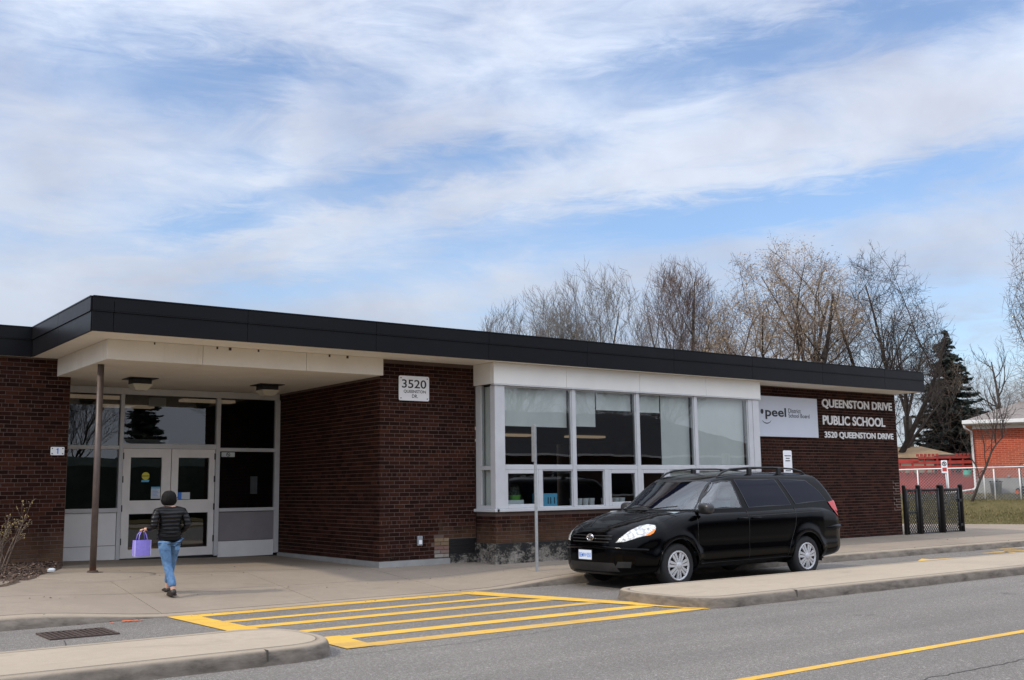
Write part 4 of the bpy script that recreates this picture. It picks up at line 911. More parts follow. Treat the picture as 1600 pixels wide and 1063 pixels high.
me = bpy.data.meshes.new('body'); me.from_pydata(V, [], F); me.update(); bm = bmesh.new(); bm.from_mesh(me); bmesh.ops.recalc_face_normals(bm, faces=bm.faces); bm.to_mesh(me); bm.free()
body = add('body', me, 'car_paint', van, smooth=True)
# ray target without openings, for fitting panes and lamps to the skin
Vf = [Vector(p) for p in V]; Ff = []
for i in range(nsx-1):
    for j in range(rn): a = i*rn+j; b_ = i*rn+(j+1) % rn; Ff.append((a, b_, b_+rn, a+rn))
for i in range(len(GZd)-1):
    for j in range(gn): a = base+i*gn+j; b_ = base+i*gn+(j+1) % gn; Ff.append((a, b_, b_+gn, a+gn))
Ff.append(tuple((nsx-1)*rn+j for j in range(rn))); Ff.append(tuple(range(rn-1, -1, -1)))
bvh = BVHTree.FromPolygons(Vf, Ff)
def decal(poly, org, ua, va, dr, off=.004, n=14, ring=0):
    """fit a flat outline onto the skin: grid clipped by fan rings from centre to outline"""
    org, ua, va, dr = Vector(org), Vector(ua), Vector(va), Vector(dr).normalized(); P = []
    N_ = len(poly)
    for k in range(N_):
        a = Vector(poly[k]); b_ = Vector(poly[(k+1) % N_]); st = max(2, int((b_-a).length/.035))
        for s in range(st): P.append(a+(b_-a)*s/st)
    c_ = sum(P, Vector((0, 0)))/len(P); m = MB(); rg = []
    ks = [1-j/n for j in range(n)] if not ring else [1, 1-ring]
    for k in ks:
        r = []
        for p in P:
            q = c_+(p-c_)*k
            if ring and k != 1: dd = (c_-p); q = p+dd*min(1, ring/max(dd.length, .01))
            w3 = org+ua*q.x+va*q.y; h = bvh.ray_cast(w3-dr*3, dr)
            if h[0] is None: h = bvh.find_nearest(w3)
            r.append(h[0]-dr*off)
        rg.append(r)
    m.rings(rg, True)
    if not ring:
        q = c_; w3 = org+ua*q.x+va*q.y; h = bvh.ray_cast(w3-dr*3, dr); ce = (h[0] if h[0] else w3)-dr*off; m.v.append(tuple(ce)); i = len(m.v)-1; n0 = i-len(P)
        for k in range(len(P)): m.f.append((n0+k, n0+(k+1) % len(P), i))
    return m
def sidedecal(poly, s, **k): return decal(poly, (0, 0, 0), (1, 0, 0), (0, 0, 1), (0, -s, 0), **k)
for s in (1, -1):
    sidedecal(WF, s, off=.004).obj('side_window', 'car_glass', van, True); sidedecal(WF, s, off=.006, ring=.028).obj('window_trim', 'ink_black', van, True)
    sidedecal(WS, s).obj('side_window', 'tinted_glass', van, True); sidedecal(WQ, s).obj('side_window', 'tinted_glass', van, True)
    for wn in (WS, WQ): sidedecal(wn, s, off=.006, ring=.018).obj('window_trim', 'black_metal', van, True)
decal(WSH, (0, 0, 0), (0, 1, 0), (0, 0, 1), (-1, 0, 0), off=.005).obj('windshield', 'car_glass', van, True); decal(WSH, (0, 0, 0), (0, 1, 0), (0, 0, 1), (-1, 0, 0), off=.008, ring=.035).obj('windshield_trim', 'ink_black', van, True)
decal([(-.66, 1.20), (.66, 1.20), (.55, 1.56), (-.55, 1.56)], (0, 0, 0), (0, 1, 0), (0, 0, 1), (1, 0, 0), off=.005).obj('rear_window', 'tinted_glass', van, True)
nlx, nly = .6656, .7463
HL = [(-.355, .694), (-.272, .775), (-.137, .878), (.022, .952), (.154, .972), (.260, .955), (.272, .915), (.235, .855), (.181, .807), (.069, .781), (-.062, .747), (-.221, .703)]
AM = [(.085, .789), (.15, .832), (.252, .900), (.258, .885), (.222, .832), (.168, .802)]
for s in (1, -1):
    kw = dict(org=(.6, .72*s, 0), ua=(-nly, nlx*s, 0), va=(0, 0, 1), dr=(-nlx, -nly*s, -.05))
    hl = decal(HL, off=.010, **kw).obj('headlight', 'lens', van, True); decal(HL, off=.012, ring=.010, **kw).obj('bezel', 'black_metal', hl, True)
    decal(AM, off=.016, n=4, **kw).obj('turn_signal', 'amber', hl, True)
    for cc, rr in (((-.12, .80), .05), ((.03, .86), .062)):
        decal([(cc[0]+rr*math.cos(q*PI/8), cc[1]+rr*.9*math.sin(q*PI/8)) for q in range(16)], off=.014, ring=.010, **kw).obj('reflector', 'steel_galv', hl, True)
    decal([(-3.70, 1.22), (-3.96, 1.26), (-4.05, 1.12), (-4.055, .96), (-3.90, .985), (-3.77, 1.11)], (0, 0, 0), (1, 0, 0), (0, 0, 1), (.04, -s, 0), off=.014).obj('tail_light', 'tail_red', van, True)
# seams, arch lips, handles
def skinline(pts, s, rad, name='seam', mat='ink_black', dr=None, off=.0):
    P = []
    for a, b_ in zip(pts[:-1], pts[1:]):
        n = max(1, int(math.hypot(a[0]-b_[0], a[1]-b_[1])/.05))
        for k in range(n): P.append((a[0]+(b_[0]-a[0])*k/n, a[1]+(b_[1]-a[1])*k/n))
    P.append(pts[-1]); W3 = []
    for x, z in P:
        h = bvh.ray_cast(Vector((x, 3*s, z)), Vector((0, -s, 0)))
        if h[0]: W3.append(h[0]+Vector((0, s*off, 0)))
    if len(W3) > 1: MB().tube(W3, rad, 5).obj(name, mat, van, True)
for s in (1, -1):
    skinline([(-.42, .30), (-.40, .85), (-.42, 1.13)], s, .004); skinline([(-1.56, .29), (-1.58, 1.13)], s, .004); skinline([(-2.78, 1.15), (-2.72, .85), (-2.55, .5), (-2.5, .28)], s, .004); skinline([(-1.6, 1.03), (-3.5, 1.07)], s, .005)
    for wx in (0, -3.03): skinline([(wx+(RA+.004)*math.cos(a), .34+(RA+.004)*math.sin(a)) for a in np.linspace(-.18, PI+.18, 40)], s, .012, 'arch_lip', 'car_paint')
    skinline([(.38, .24), (-.38, .26)], s, .001)
    skinline([(-.45, .34), (-2.6, .35)], s, .018, 'side_moulding', 'car_paint', off=-.006)
    for x in (-1.42, -1.75):
        h = bvh.ray_cast(Vector((x, 3*s, 1.00)), Vector((0, -s, 0)))[0]; m = MB(); y = h.y
        m.tube([(x+.10, y, 1.0), (x+.085, y+s*.03, 1.003), (x-.085, y+s*.03, 1.006), (x-.10, y, 1.003)], .013, 6); m.obj('door_handle', 'car_paint', van, True)
    # mirror
    mr_ = MB(); rings_ = []; mdx, mdy = (0, 0) if s > 0 else (-.22, -.14)
    for k in range(9):
        a = PI*k/8; rr = math.sin(a)**.6; xk = -.50+.085*math.cos(a)*1.05
        rings_.append([(xk+mdx, s*(1.075+mdy+.135*rr*math.copysign(abs(math.cos(q))**.7, math.cos(q))), 1.175+.088*rr*math.copysign(abs(math.sin(q))**.7, math.sin(q))) for q in [2*PI*i/16 for i in range(16)]])
    mr_.rings(rings_, True, True); mo = mr_.obj('door_mirror', 'mirror_shell' if 'mirror_shell' in M else plain('mirror_shell', (.022, .022, .024), .35, .05), van, True)
    MB().tube([(-.50+mdx, s*.86, 1.13), (-.50+mdx, s*(.99+mdy), 1.15)], .028, 8).obj('mirror_arm', 'black_metal', mo, True)
    # roof rails
    P = [(-1.22, 1.66), (-1.36, 1.735), (-1.55, 1.785), (-2.0, 1.812), (-2.6, 1.812), (-3.1, 1.79), (-3.35, 1.745), (-3.50, 1.665)]
    rr_ = MB().tube([(x, s*(.64-.02*abs(x+2.3)*.3), z) for x, z in P], [.010, .018, .016, .014, .014, .016, .018, .010], 8).obj('roof_rail', 'black_metal', van, True)
    MB().box(-2.06, -1.98, s*.60, s*.66, 1.68, 1.81, .008).box(-2.80, -2.72, s*.60, s*.66, 1.68, 1.81, .008).obj('rail_foot', 'black_metal', rr_)
for x in (-3.0,): MB().tube([(x, -.62, 1.80), (x, 0, 1.815), (x, .62, 1.80)], .014, 6).obj('roof_crossbar', 'black_metal', van, True)
# bonnet shut lines, grille, plate, emblem
def topline(pts, rad, mat='ink_black', name='seam', off=.0):
    W3 = []
    for a, b_ in zip(pts[:-1], pts[1:]):
        for k in range(12):
            x = a[0]+(b_[0]-a[0])*k/12; y = a[1]+(b_[1]-a[1])*k/12; h = bvh.ray_cast(Vector((x, y, 3)), Vector((0, 0, -1)))
            if h[0]: W3.append(h[0]+Vector((0, 0, off)))
    MB().tube(W3, rad, 5).obj(name, mat, van, True)
for s in (1, -1): topline([(.80, s*.30), (.62, s*.60), (.30, s*.80), (-.25, s*.86)], .004); topline([(.74, s*.20), (.4, s*.42), (-.02, s*.55)], .016, 'car_paint', 'bonnet_crease', -.008)
topline([(.80, -.30), (.83, 0), (.80, .30)], .004)
m = MB(); 
for z, hw in ((.70, .42), (.745, .45), (.79, .44)):
    pts = []
    for k in range(17):
        y = -hw+2*hw*k/16; h = bvh.ray_cast(Vector((3, y, z)), Vector((-1, 0, 0)))[0]
        pts.append(h+Vector((.006, 0, 0)))
    m.tube(pts, .009, 6)
m.obj('grille_bar', 'black_metal', van, True)
decal([(-.58, .27), (.58, .27), (.50, .40), (-.50, .40)], (0, 0, 0), (0, 1, 0), (0, 0, 1), (-1, 0, 0), off=.004).obj('lower_grille', 'black_metal', van, True)
pts = []
for k in range(33):
    y = -.88+1.76*k/32; h = bvh.ray_cast(Vector((3, y, .625-.05*abs(y)**2)), Vector((-1, 0, 0)))[0]
    if h: pts.append(h-Vector((.012, 0, 0)))
MB().tube(pts, .028, 8).obj('bumper_ridge', 'car_paint', van, True)
for s in (1, -1):
    decal([(s*.52, .33), (s*.72, .33), (s*.74, .42), (s*.56, .42)], (0, 0, 0), (0, 1, 0), (0, 0, 1), (-1, 0, 0), off=.006, n=4).obj('fog_recess', 'ink_black', van, True)
pl = bpy.data.objects.new('licence_plate', None); C.objects.link(pl); pl.parent = van; pl.location = (.992, -.06, .505); pl.rotation_euler = (0, 0, PI/2)
MB().box(-.16, .16, 0, .012, -.082, .082, .004).obj('plate_frame', 'black_metal', pl); MB().box(-.150, .150, -.004, .001, -.070, .070, .002).obj('plate_face', 'plate', pl)
add('plate_text', text_mesh('BEMW·050', -.135, .135, -.035, .030, -.006, 0, .01), 'ink_blue', pl)
em = bpy.data.objects.new('emblem', None); C.objects.link(em); em.parent = van; h = bvh.ray_cast(Vector((3, 0, .762)), Vector((-1, 0, 0)))[0]; em.location = (h.x+.016, 0, .762)
def oval(a, b_, cz, rad, nm):
    m = MB(); P = [(0, a*math.cos(q), cz+b_*math.sin(q)) for q in np.linspace(0, 2*PI, 25)]; m.tube(P, rad, 6, False); m.obj(nm, 'chrome', em, True)
oval(.073, .050, 0, .0085, 'ring'); oval(.024, .046, 0, .006, 'ring'); oval(.050, .018, .024, .006, 'ring')
for s in (-.25, .35): MB().tube([(.02, s, 1.165), (-.12, s+.25, 1.20), (-.16, s+.45, 1.215)], .009, 5).obj('wiper', 'ink_black', van, True)
# bumper step at the back
m = MB(); pts = []
for k in range(21):
    a = -PI/2+PI*k/20; pts.append((-3.72-.45*math.cos(a)**.6 if math.cos(a) > 0 else -3.72, .93*math.sin(a), .80))
for y0 in (1,): m.tube([(-3.55, .955, .79), (-3.75, .955, .80), (-3.95, .92, .80), (-4.10, .80, .80), (-4.16, .5, .80), (-4.17, 0, .80), (-4.16, -.5, .80), (-4.10, -.80, .80), (-3.95, -.92, .80), (-3.75, -.955, .80), (-3.55, -.955, .79)], [.01, .03, .045, .05, .05, .05, .05, .05, .045, .03, .01], 8)
m.obj('rear_bumper', 'car_paint', van, True)
# underbody and wheel wells
MB().box(-3.9, .75, -.60, .60, .24, .62).obj('underbody', 'ink_black', van)
for wx in (0, -3.03):
    for s in (1, -1):
        MB().rings([[(wx+.40*math.cos(a), s*y, .34+.40*math.sin(a)) for a in np.linspace(-.25, PI+.25, 20)] for y in (.935, .60)], False).obj('wheel_well', 'ink_black', van, True)
# wheels
def wheel(x, s):
    wr = bpy.data.objects.new('wheel', None); C.objects.link(wr); wr.parent = van; wr.location = (x, s*.84, .335); wr.rotation_euler = (0, 0, 0 if s > 0 else PI)
    tb = [(.215, .085), (.235, .100), (.300, .103), (.325, .085), (.335, .06), (.335, -.06), (.325, -.085), (.30, -.10), (.20, -.10)]
    MB().lathe(tb, axis='y', n=48).obj('tyre', 'rubber', wr, True); MB().lathe([(.213, .070), (.05, .055), (.01, .055)], axis='y', n=32).obj('rim_back', 'ink_black', wr, True)
    m = MB(); m.lathe([(.222, .085), (.226, .100), (.214, .112), (.196, .104), (.196, .085)], axis='y', n=48)
    ro = m.obj('rim', 'hubcap', wr, True); m = MB(); m.lathe([(.060, .085), (.060, .108), (.045, .118), (.0005, .120)], axis='y', n=24)
    m.obj('hub', 'hubcap', wr, True); m = MB()
    for k in range(7):
        for dd in (-1, 1):
            a = 2*PI*k/7+.2; a0 = a+dd*.34; a1 = a+dd*.155
            p0 = Vector((.045*math.cos(a0), 0, .045*math.sin(a0))); p1 = Vector((.205*math.cos(a1), 0, .205*math.sin(a1))); d = (p1-p0).normalized(); n = Vector((-d.z, 0, d.x))
            w0, w1 = .014, .023; r1 = [(p0+n*w0)+Vector((0, .110, 0)), (p0-n*w0)+Vector((0, .110, 0)), (p1-n*w1)+Vector((0, .102, 0)), (p1+n*w1)+Vector((0, .102, 0))]; r0 = [p-Vector((0, .03, 0)) for p in r1]
            m.rings([r0, r1], True, True)
    m.obj('spoke', 'hubcap', wr)
for x in (0, -3.03):
    for s in (1, -1): wheel(x, s)
# cabin
m = MB(); m.box(-.42, -.10, -.78, .78, .72, 1.13, .05); m.obj('dashboard', 'dash_grey', van, True)
for s in (1, -1):
    st = bpy.data.objects.new('seat', None); C.objects.link(st); st.parent = van; st.location = (-1.25, s*.38, 0)
    MB().box(-.25, .28, -.25, .25, .55, .75, .06).obj('seat_cushion', 'seat_grey', st, True)
    MB().rings([[(x+dx, y, z) for x, y in ((.06, -.22), (.06, .22), (-.07, .22), (-.07, -.22))] for z, dx in ((.70, -.22), (1.05, -.32), (1.28, -.38))], True, True).obj('seat_back', 'seat_grey', st); MB().box(-.47, -.36, -.12, .12, 1.29, 1.46, .03).obj('headrest', 'seat_grey', st, True)
MB().box(-3.6, -.2, -.80, .80, .45, .50).box(-1.75, -1.70, -.8, .8, .5, 1.10).obj('cabin_floor', 'dash_grey', van)
m = MB(); P = [(-.55+.05*math.sin(q), .38+.19*math.cos(q), 1.02+.17*math.sin(q)) for q in np.linspace(0, 2*PI, 25)]; m.tube(P, .014, 6, False); m.obj('steering_wheel', 'black_metal', van, True)
MB().box(-.96, -.93, -.10, .10, 1.50, 1.56, .01).obj('rear_view_mirror', 'black_metal', van)

# ---------------------------------------------------------------- person walking to the doors
def skin(name, nodes, edges, mat, parent, root=0, sub=2):
    me = bpy.data.meshes.new(name); me.from_pydata([n[0] for n in nodes], edges, []); o = bpy.data.objects.new(name, me); C.objects.link(o)
    md = o.modifiers.new('s', 'SKIN'); md.use_smooth_shade = True; sv = me.skin_vertices[0].data
    for k, n in enumerate(nodes): r = n[1]; sv[k].radius = r if isinstance(r, tuple) else (r, r)
    sv[root].use_root = True; s2 = o.modifiers.new('u', 'SUBSURF'); s2.levels = sub; s2.render_levels = sub
    dg = bpy.context.evaluated_depsgraph_get(); m2 = bpy.data.meshes.new_from_object(o.evaluated_get(dg)); bpy.data.objects.remove(o); m2.materials.clear()
    return add(name, m2, mat, parent, smooth=True)
PX, PY = -4.06, -1.42
per = thing('person', 'person walking to the doors in black quilted jacket and blue jeans', 'person', (PX, PY, g(PX, PY)+.002)); per.scale = (.98, .95, .872)
Z = lambda x, y, z: (x, y, z)
# one continuous body under the clothes (feet to head, both arms and hands)
bn = [(Z(0, .02, .90), (.075, .055)), (Z(0, .02, 1.02), (.12, .09)), (Z(0, .02, 1.18), (.145, .10)), (Z(0, .03, 1.31), (.10, .075)), (Z(-.01, .03, 1.38), .050), (Z(-.015, .05, 1.44), .058), (Z(-.02, .055, 1.51), .086), (Z(-.02, .05, 1.56), .06),
      (Z(-.17, .02, 1.27), .050), (Z(-.225, -.02, 1.04), .040), (Z(-.285, .11, 1.01), .028), (Z(-.315, .150, 1.015), .022),
      (Z(.17, .02, 1.27), .050), (Z(.235, -.04, 1.05), .040), (Z(.15, .12, .93), .030), (Z(.12, .16, .91), .024),
      (Z(-.075, -.02, .76), .050), (Z(-.04, -.04, .46), .056), (Z(.0, -.20, .11), .036), (Z(.0, -.22, .05), .034), (Z(.0, -.09, .03), .030),
      (Z(.075, .05, .76), .050), (Z(.085, .17, .46), .056), (Z(.06, .20, .13), .036), (Z(.06, .22, .05), .034), (Z(.06, .34, .03), .030)]
be = [(0, 1), (1, 2), (2, 3), (3, 4), (4, 5), (5, 6), (6, 7), (3, 8), (8, 9), (9, 10), (10, 11), (3, 12), (12, 13), (13, 14), (14, 15), (0, 16), (16, 17), (17, 18), (18, 19), (19, 20), (0, 21), (21, 22), (22, 23), (23, 24), (24, 25)]
bd = skin('body', bn, be, 'skin', per)
# fingers closed round the bag handle
for k in range(5):
    if k < 4: yy = .170+.018*(k-1.5); P = [(-.318, yy, 1.01), (-.350, yy, 1.00), (-.362, yy, .978), (-.348, yy, .962)]
    else: P = [(-.305, .125, 1.005), (-.315, .110, .985), (-.332, .120, .968)]
    MB().tube(P, [.010, .0095, .009, .007][:len(P)], 7).obj('finger', 'skin', bd, True)
skin('jacket', [(Z(0, .02, .765), (.182, .138)), (Z(0, .02, .95), (.170, .125)), (Z(0, .02, 1.08), (.165, .12)), (Z(0, .02, 1.20), (.180, .125)), (Z(0, .03, 1.29), (.140, .10)), (Z(-.01, .03, 1.375), .066),
      (Z(-.175, .02, 1.275), .070), (Z(-.225, -.005, 1.15), .062), (Z(-.225, -.02, 1.04), .056), (Z(-.285, .095, 1.012), .043), (Z(.175, .02, 1.275), .070), (Z(.225, -.01, 1.15), .062), (Z(.24, -.04, 1.05), .056), (Z(.175, .10, .935), .044)],
      [(0, 1), (1, 2), (2, 3), (3, 4), (4, 5), (4, 6), (6, 7), (7, 8), (8, 9), (4, 10), (10, 11), (11, 12), (12, 13)], 'quilted_jacket', per)
m = MB()
for z, wx_, wy in ((.775, .172, .126), (.80, .174, .128), (.86, .176, .126), (.92, .172, .124), (.985, .166, .12), (1.05, .163, .118), (1.115, .168, .12), (1.18, .176, .123), (1.24, .176, .12)):
    m.tube([(wx_*1.04*math.cos(q), .02+wy*1.06*math.sin(q), z+.006*math.sin(q*3)) for q in np.linspace(0, 2*PI, 25)], .004, 6, False)
m.obj('jacket_quilting', 'jacket_seam', per, True)
skin('jeans', [(Z(0, .01, .90), (.132, .100)), (Z(-.082, -.01, .78), .100), (Z(-.06, -.03, .62), .080), (Z(-.038, -.04, .46), .064), (Z(-.015, -.12, .28), .060), (Z(.0, -.20, .12), .058), (Z(.082, .04, .78), .100), (Z(.088, .11, .62), .080), (Z(.086, .17, .46), .064), (Z(.072, .19, .30), .060), (Z(.06, .20, .15), .056)],
      [(0, 1), (1, 2), (2, 3), (3, 4), (4, 5), (0, 6), (6, 7), (7, 8), (8, 9), (9, 10)], 'jeans', per)
for s in (-1, 1): MB().box(s*.075-.035, s*.075+.035, -.108, -.100, .68, .74, .003).obj('back_pocket', 'jeans', per)
def ball(cx_, cy_, cz_, rx, ry, rz, name, mat, par, zmin=-1, ns=20, nr=12):
    m = MB(); rr = []
    for i in range(nr+1):
        a = -PI/2+PI*i/nr; z = max(math.sin(a), zmin); rr.append([(cx_+rx*math.cos(a)*math.cos(q), cy_+ry*math.cos(a)*math.sin(q), cz_+rz*z) for q in [2*PI*k/ns for k in range(ns)]])
    return m.rings(rr, True, True).obj(name, mat, par, True)
hm = MB(); rr_h = []
for i_ in range(15):
    a = -PI/2+PI*i_/14; z = math.sin(a); c_ = math.cos(a)**.75
    rr_h.append([(-.02+(.100+.010*(z < 0)+.0035*math.sin(q*17+i_*.6))*c_*math.cos(q), .03+(.112+.004*math.sin(q*13))*c_*math.sin(q), 1.475+(.128 if z > 0 else .118)*z) for q in [2*PI*k/48 for k in range(48)]])
hm.rings(rr_h, True, True).obj('hair', 'hair', per, True)
# face on the far side of the head
ball(-.02, .155, 1.505, .014, .02, .022, 'nose', 'skin', bd); ball(-.052, .142, 1.525, .012, .008, .007, 'eye', 'sign_white', bd); ball(.012, .142, 1.525, .012, .008, .007, 'eye', 'sign_white', bd); ball(-.02, .142, 1.465, .022, .008, .007, 'mouth', 'ink_red', bd)
for x, y, z0, nm in ((.0, -.16, 0, 'shoe'), (.06, .27, 0, 'shoe')):
    m = MB(); m.rings([[(x+sx2*.045*wd, y+L_, z) for sx2, L_, wd in ((-1, -.09, .8), (1, -.09, .8), (1, .02, 1), (.8, .13, .9), (.2, .16, 1), (-.5, .16, 1), (-1, .10, .9), (-1, .02, 1))] for z in (.004, .028)], True, True)
    so_ = m.obj('shoe', 'shoe', per); ball(x, y+.05, .03, .040, .10, .045, 'shoe_upper', 'shoe', so_, -.3); ball(x, y-.05, .05, .042, .052, .06, 'shoe_heel', 'shoe', so_, -.6)
# tote bag in the left hand
bag = thing('tote_bag', 'lilac purple tote bag hanging from the walking person\'s left hand', 'tote bag', (PX-.335*.98, PY+.165*.95, g(PX, PY)-.05))
w0, d0, zb, zt = .105, .06, .575, .79
m = MB()
def bagring(z, k): return [(-w0*k, -d0*k, z), (-w0*.35, -d0*k-.012, z), (w0*.35, -d0*k-.010, z+.003), (w0*k, -d0*k, z), (w0*k, d0*k, z), (-w0*k, d0*k, z)]
m.rings([bagring(zb, .97), bagring(zb+.09, 1.03), bagring(zb+.18, .99), bagring(zt, .98)], True); i = len(m.v); m.v += bagring(zb, .97); m.f.append(tuple(i+k for k in range(6)))
m.obj('bag_body', 'bag', bag)
for s in (-1, 1): MB().tube([(-.06, s*.06, zt-.02), (-.045, s*.045, zt+.07), (-.01, s*.01, zt+.128), (.02, s*.01, zt+.128), (.045, s*.045, zt+.07), (.06, s*.06, zt-.02)], .008, 5).obj('handle', 'bag', bag, True)
MB().tube([(-w0, -d0-.004, zb), (-w0, -d0-.002, zt)], .004, 4).tube([(w0, -d0-.004, zb), (w0, -d0-.002, zt)], .004, 4).obj('piping', 'paper', bag)

# ---------------------------------------------------------------- trees
def tubes_mesh(name, P0_, P1_, R0_, R1_, ns):
    P0_ = np.array(P0_, float); P1_ = np.array(P1_, float); R0_ = np.array(R0_); R1_ = np.array(R1_); n = len(P0_)
    d = P1_-P0_; L = np.linalg.norm(d, axis=1, keepdims=True)+1e-9; d /= L; up = np.where(np.abs(d[:, 2:3]) < .9, [[0, 0, 1.]], [[1., 0, 0]]); a = np.cross(d, up); a /= np.linalg.norm(a, axis=1, keepdims=True); b_ = np.cross(d, a)
    V_ = np.empty((n, 2*ns, 3))
    for k in range(ns):
        t = 2*PI*k/ns; o_ = a*math.cos(t)+b_*math.sin(t); V_[:, k] = P0_+o_*R0_[:, None]; V_[:, ns+k] = P1_+o_*R1_[:, None]
    fq = np.array([[k, (k+1) % ns, ns+(k+1) % ns, ns+k] for k in range(ns)]); F_ = (np.arange(n)[:, None, None]*2*ns+fq[None]).reshape(-1, 4)
    return npmesh(name, V_.reshape(-1, 3), F_)
def npmesh(name, V_, F_):
    me = bpy.data.meshes.new(name); nf, k = F_.shape; me.vertices.add(len(V_)); me.vertices.foreach_set('co', V_.astype(np.float32).ravel()); me.loops.add(nf*k); me.loops.foreach_set('vertex_index', F_.astype(np.int32).ravel())
    me.polygons.add(nf); me.polygons.foreach_set('loop_start', np.arange(0, nf*k, k, dtype=np.int32)); me.update(calc_edges=True); return me
def norm3(v): l = math.sqrt(v[0]**2+v[1]**2+v[2]**2)+1e-9; return (v[0]/l, v[1]/l, v[2]/l)
def grow(rnd, p, d, L, r, lev, cfg, out, tips):
    env = cfg.get('env'); tol = rnd.uniform(.86, 1.04)
    nseg = cfg['nseg'][lev]; wob = cfg['wob'][lev]; up = cfg['up'][lev]; pts = [p]; dirs = [d]; step = L/nseg
    for k in range(nseg):
        d = norm3((d[0]+rnd.gauss(0, wob), d[1]+rnd.gauss(0, wob), d[2]+rnd.gauss(0, wob)*.7+up)); q = (p[0]+d[0]*step, p[1]+d[1]*step, p[2]+d[2]*step)
        if env and q[2] > env[0] and (q[0]/env[1])**2+(q[1]/env[1])**2+((q[2]-env[0])/env[2])**2 > tol*tol: break
        if env and q[2] <= env[0] and math.hypot(q[0], q[1]) > env[1]*tol: break
        p = q; pts.append(p); dirs.append(d)
    na = len(pts)-1
    if na < 1: return
    frac = na/nseg; r *= .30+.70*frac; tp2 = .80 if lev < 2 else .7
    for k in range(na): out.append((pts[k], pts[k+1], r*(1-tp2*k/na), r*(1-tp2*(k+1)/na), lev))
    if lev+1 >= cfg['levels']: tips.append(p); return
    nc = max(2, round(cfg['nch'][lev]*(.35+.65*frac))); st = cfg['start'][lev]
    for c_ in range(nc):
        t = st+(1-st)*(c_+rnd.random())/nc; t = min(t, .99)*frac; k = min(int(t*nseg), len(pts)-2); fr_ = t*nseg-k; a, b_ = pts[k], pts[k+1]; q = tuple(a[i]+(b_[i]-a[i])*fr_ for i in range(3)); dd = dirs[k+1]
        ang = R(rnd.uniform(*cfg['ang'][lev])); ph = rnd.uniform(0, 2*PI); u1 = norm3((dd[1], -dd[0], .01) if abs(dd[2]) < .98 else (1, 0, 0)); w1 = (dd[1]*u1[2]-dd[2]*u1[1], dd[2]*u1[0]-dd[0]*u1[2], dd[0]*u1[1]-dd[1]*u1[0])
        sa, ca = math.sin(ang), math.cos(ang); nd_ = norm3(tuple(dd[i]*ca+(u1[i]*math.cos(ph)+w1[i]*math.sin(ph))*sa for i in range(3)))
        grow(rnd, q, nd_, L*cfg['len'][lev]*(1.1-.55*t)*rnd.uniform(.75, 1.2), max(r*(1-tp2*t/frac)*cfg['rad'], cfg['rmin']), lev+1, cfg, out, tips)
BASE = dict(levels=5, nseg=(8, 6, 5, 3, 2), wob=(.05, .10, .12, .14, .14), up=(.03, .05, .04, .03, .02), nch=(12, 9, 7, 5), start=(.22, .15, .12, .10), ang=((28, 50), (25, 48), (25, 50), (25, 50)), len=(.60, .55, .52, .50), rad=.52, rmin=.0075)
def tree(name, label, loc, height, seed, cfg=None, stems=1, trunk=(.12, .22), lean=(0, 0), bark='bark', twig='twig_grey', spread=.25, leaf=None, group=None, wid=None):
    cf = dict(BASE); cf.update(cfg or {}); rnd = random.Random(seed); seg = []; tips = []
    th = height*trunk[0]; r0 = height*trunk[1]*.1
    root = thing(name, label, 'tree', loc, 0, group)
    tp = [(0, 0, -.3)]; n = 5
    for k in range(1, n+1): tp.append((lean[0]*th*k/n+rnd.gauss(0, .02*th), lean[1]*th*k/n+rnd.gauss(0, .02*th), th*k/n))
    if wid: cf['env'] = (height*.52, wid, height*.50)
    for s in range(stems):
        a = 2.4*s+rnd.uniform(-.3, .3); q_ = math.sqrt((s+.4)/stems) if stems > 1 else 0; sp = spread*1.6*q_ if wid else spread*rnd.uniform(.7, 1.3) if stems > 1 else .0; d = norm3((math.cos(a)*sp+lean[0], math.sin(a)*sp+lean[1], 1))
        grow(rnd, tp[-1] if stems > 1 else tp[-2], d, (height-th)*(rnd.uniform(.98, 1.1) if wid else rnd.uniform(.72, .82)/max(.8, d[2])), r0*(.95 if stems == 1 else .56), 0, cf, seg, tips)
    MB().tube(tp, [r0*1.25]+[r0*(1.12-.12*k/n) for k in range(1, n+1)], 10).obj('trunk', bark, root, True)
    tp_ = np.array([s[1] for s in seg]); zt_ = float(np.percentile(tp_[:, 2], 99.2)) if not wid else height; k_ = 1.0 if wid else height/zt_
    big = [s for s in seg if s[4] <= 1]; small = [s for s in seg if s[4] > 1]; sc3 = lambda p: (p[0]*k_, p[1]*k_, p[2] if p[2] < th else th+(p[2]-th)*(height-th)/(zt_-th))
    for nm, ss, ns, mt in (('limbs', big, 6, bark), ('twigs', small, 3, twig)):
        me = tubes_mesh(nm, [sc3(s[0]) for s in ss], [sc3(s[1]) for s in ss], [s[2] for s in ss], [s[3] for s in ss], ns); o = add(nm, me, mt, root, smooth=(ns > 3))
        if nm == 'twigs': o['kind'] = 'stuff'
    if leaf:
        dens, size, mt = leaf; T = np.array([sc3(t) for t in tips if rnd.random() < .9]); T = np.repeat(T, dens, 0); r_g = np.random.default_rng(seed); T = T+r_g.normal(0, size*3.0, T.shape); n_ = len(T)
        A = r_g.normal(0, 1, (n_, 3)); A /= np.linalg.norm(A, axis=1, keepdims=True); B2 = np.cross(A, r_g.normal(0, 1, (n_, 3))); B2 /= np.linalg.norm(B2, axis=1, keepdims=True); s_ = r_g.uniform(.4, 1.2, (n_, 1))*size
        V_ = np.stack([T-A*s_, T+B2*s_*.5, T+A*s_], 1).reshape(-1, 3); F_ = np.arange(n_*3).reshape(-1, 3); o = add('dry_leaves', npmesh('dry_leaves', V_, F_), mt, root); o['kind'] = 'stuff'
    return root
